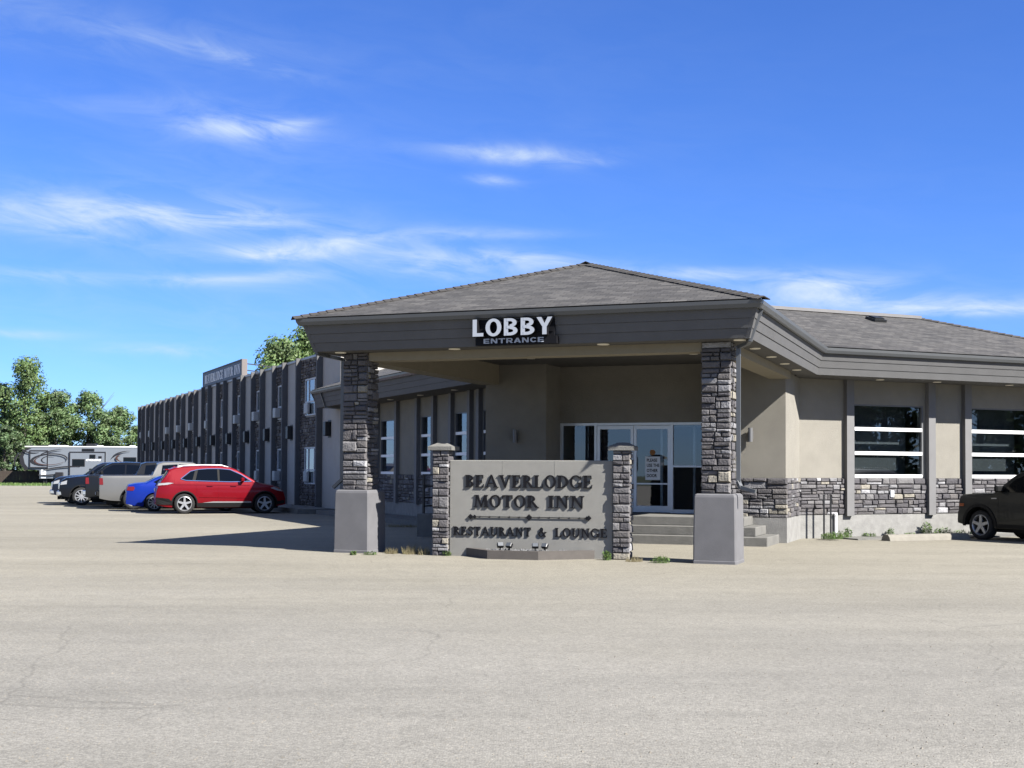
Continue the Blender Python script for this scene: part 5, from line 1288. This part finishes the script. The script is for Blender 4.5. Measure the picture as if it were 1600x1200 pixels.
make_tree('broadleaf_tree', 'rounded green tree behind the trailer rear, next to the motel wing end', px_loc(182, 153), 8.6, 3.2, 5, LEAF[1], 85, 120, .30, .1, 0, bare=3)
make_tree('broadleaf_tree', 'small pale green tree touching the far corner of the motel wing', px_loc(220, 170), 7.0, 3.0, 6, LEAF[0], 60, 110, .30, .1, 0)
make_tree('broadleaf_tree', 'sparse low tree peeking between the trailer front and the tallest poplar', px_loc(60, 158), 8.3, 3.2, 12, LEAF[1], 70, 120, .30, .08, 0)
make_tree('broadleaf_tree', 'low dark shrubby tree filling the gap at the left frame edge', px_loc(8, 144), 6.2, 3.0, 13, LEAF[2], 70, 120, .28, .05, 0)
make_tree('aspen_tree', 'green aspen rising behind the motel wing roof, left of the canopy corner', px_loc(444, 84), 9.9, 1.8, 7, LEAF[0], 90, 140, .22, .3, .15)
make_tree('aspen_tree', 'taller aspen behind the motel wing, partly hidden by the canopy corner', px_loc(484, 86), 10.9, 2.0, 8, LEAF[0], 90, 140, .22, .3, .1)
# trees across the road, seen only as reflections in the windows
T0_ = make_tree('spruce_tree', 'dark tree of the row mirrored in the big right windows', (60, 8, 0), 13, 3.6, 21, LEAF[2], 60, 110, .45, .03, .35, group='trees mirrored in the right windows')
for i, (x, y, sc_) in enumerate(((62.5, 13.5, .9), (57, 2.5, 1.05), (65, 20, 1.0), (54, -3.5, .85), (68, 26, .9), (51, -9, 1.0), (72, 14, 1.2), (66, 1, 1.15))):
    c_ = copy_tree(T0_); c_.location = (x, y, 0); c_.scale = (1, 1, sc_); c_.rotation_euler = (0, 0, i * 1.3)
for i, (x, y, h_, sd) in enumerate(((-46, 8, 10, 24), (-60, 24, 11, 25))):
    make_tree('birch_tree', ['green tree mirrored in the window beside the left column', 'green tree mirrored in the narrow left windows'][i], (x, y, 0), h_, 3.4, sd, LEAF[1], 45, 80, .42, .1, .1)

# ------------------------------------------------------------------ weeds, stones
def weed(label, loc, n, h, sp, m_, seed, group):
    """low clump: stems from one crown, leaves or dry blades along them"""
    r = random.Random(seed); b = MB(); dry = m_ is M['drygrass']
    b.face([(-sp * .5, -sp * .3, .003), (sp * .5, -sp * .3, .003), (0, sp * .5, .003)])
    for k in range(n * 2):
        a = r.uniform(0, 6.283); d = sp * .8 * math.sqrt(r.random()); x, y = d * math.cos(a), d * math.sin(a); fall = 1 - .55 * (d / sp) ** 2
        hh = h * fall * r.uniform(.3, 1.0)
        if dry:
            w = r.uniform(.003, .008); dx, dy = r.uniform(-.5, .5) * hh, r.uniform(-.5, .5) * hh
            b.face([(x - w, y, 0), (x + w, y, 0), (x + dx, y + dy, hh)])
        else:
            s_ = r.uniform(.025, .065) * (.7 + h); a2 = r.uniform(0, 6.283); tl = r.uniform(-.2, .9)
            u = Vector((math.cos(a2) * math.cos(tl), math.sin(a2) * math.cos(tl), math.sin(tl))); w = Vector((-math.sin(a2), math.cos(a2), r.uniform(-.3, .3)))
            p = Vector((x, y, hh)); q1 = p + u * s_; b.face([p - u * s_ * .4, p + w * s_ * .35, q1, p - w * s_ * .35])
            b.face([(x, y, 0), (x + .004, y, 0), tuple(p)])
    b.build('weed_clump', m_, None, smooth='keep', label=label, cat='weed', group=group, loc=loc)
G1 = 'weeds along the right foundation'
for i, (k, d, n, h, sp, lab) in enumerate(((.35, .75, 160, .16, .32, 'weeds at the corner of the entrance steps'), (.95, .35, 60, .17, .22, 'weed tuft at the foot of the white pipe'), (1.25, .22, 50, .26, .12, 'leafy weed below the first grey post'),
    (1.95, .15, 70, .09, .22, 'thin low weeds under the left half of the first big window'), (2.62, .15, 46, .22, .12, 'bright small weed under the middle of the first big window'), (3.25, .15, 40, .08, .22, 'low weeds under the right half of the first big window'),
    (3.75, .18, 80, .36, .17, 'tallest leafy weed, left of the second grey post'), (4.3, .18, 90, .2, .28, 'spreading green weed right of the second grey post'), (4.85, .15, 50, .13, .2, 'low weed between the second and third grey posts'), (5.4, .15, 50, .18, .16, 'weed just left of the boxy SUV bumper'))):
    p = at_wall(K0R + k, d + .03); weed(lab, (p.x, p.y, .03), n, h, sp, M['grassbl'], 100 + i, G1)
def cl(s, t): p = ORG + Matrix.Rotation(CA, 3, 'Z') @ Vector((s, t, 0)); return (p.x, p.y, .003)
for i, (s_, t_, n, h, sp, m_, lab) in enumerate(((-2.75, .75, 70, .16, .16, M['drygrass'], 'dry grass tuft just right of the left pedestal'), (-2.35, .78, 90, .24, .2, M['drygrass'], 'taller dry grass tuft between the left pedestal and the sign'), (-2.05, .72, 70, .2, .14, M['drygrass'], 'dry grass tuft at the foot of the left sign pillar'),
    (-2.95, .25, 40, .07, .16, M['grassbl'], 'small green weed in front of the left pedestal'), (-3.2, .05, 30, .08, .07, M['grassbl'], 'tiny weed alone on the gravel below the left pedestal'), (-1.53, .62, 40, .10, .1, M['grassbl'], 'small green weed right of the left sign pillar'),
    (1.55, .75, 50, .17, .1, M['grassbl'], 'green weed at the foot of the right sign pillar'), (2.1, .62, 50, .14, .2, M['drygrass'], 'dry weeds between the right sign pillar and the right pedestal'), (2.6, .5, 60, .12, .22, M['grassbl'], 'low weeds left of the right pedestal base'))):
    weed(lab, cl(s_, t_), n, h, sp, m_, 200 + i, 'weeds around the sign and pedestals')
weed('dry grass line along the motel wing sidewalk in the shade', cl(-7.6, 11.5), 120, .12, .7, M['drygrass'], 300, None)
# loose gravel on the lot
r_ = random.Random(12); b = MB()
for k in range(5200):
    y = 6.5 + 26 * r_.random() ** 1.7; x = r_.uniform(-.44, .44) * y; r = r_.uniform(.003, .009) * (1.6 if r_.random() < .06 else 1); i0 = len(b.V)
    for q in ((1, 0, 0), (-.5, .87, 0), (-.5, -.87, 0), (0, 0, 1)): b.V.append(Vector((x + q[0] * r * r_.uniform(.7, 1.3), y + q[1] * r, .004 + q[2] * r * .8)))
    for f in ((0, 1, 3), (1, 2, 3), (2, 0, 3)): b.F.append([i0 + q for q in f]); b.I.append(0); b.U.append(None)
b.build('loose_gravel', mat('lot_gravel', (.40, .36, .30), .95, var=.45, scale=3), None, kind='stuff', label='loose gravel scattered over the lot', cat='gravel')
# grass verge at the far side of the lot
r_ = random.Random(14); b = MB()
for k in range(9000):
    x = r_.uniform(-75, -30); y = 119.5 + 14 * r_.random(); h = r_.uniform(.08, .25); w = .05; a = r_.uniform(0, 3.14); dx, dy = w * math.cos(a), w * math.sin(a)
    b.face([(x - dx, y - dy, 0), (x + dx, y + dy, 0), (x + r_.uniform(-.1, .1), y, h)])
b.build('verge_grass', M['grassbl'], None, smooth='keep', kind='stuff', label='grass verge between the lot and the trailer', cat='grass')
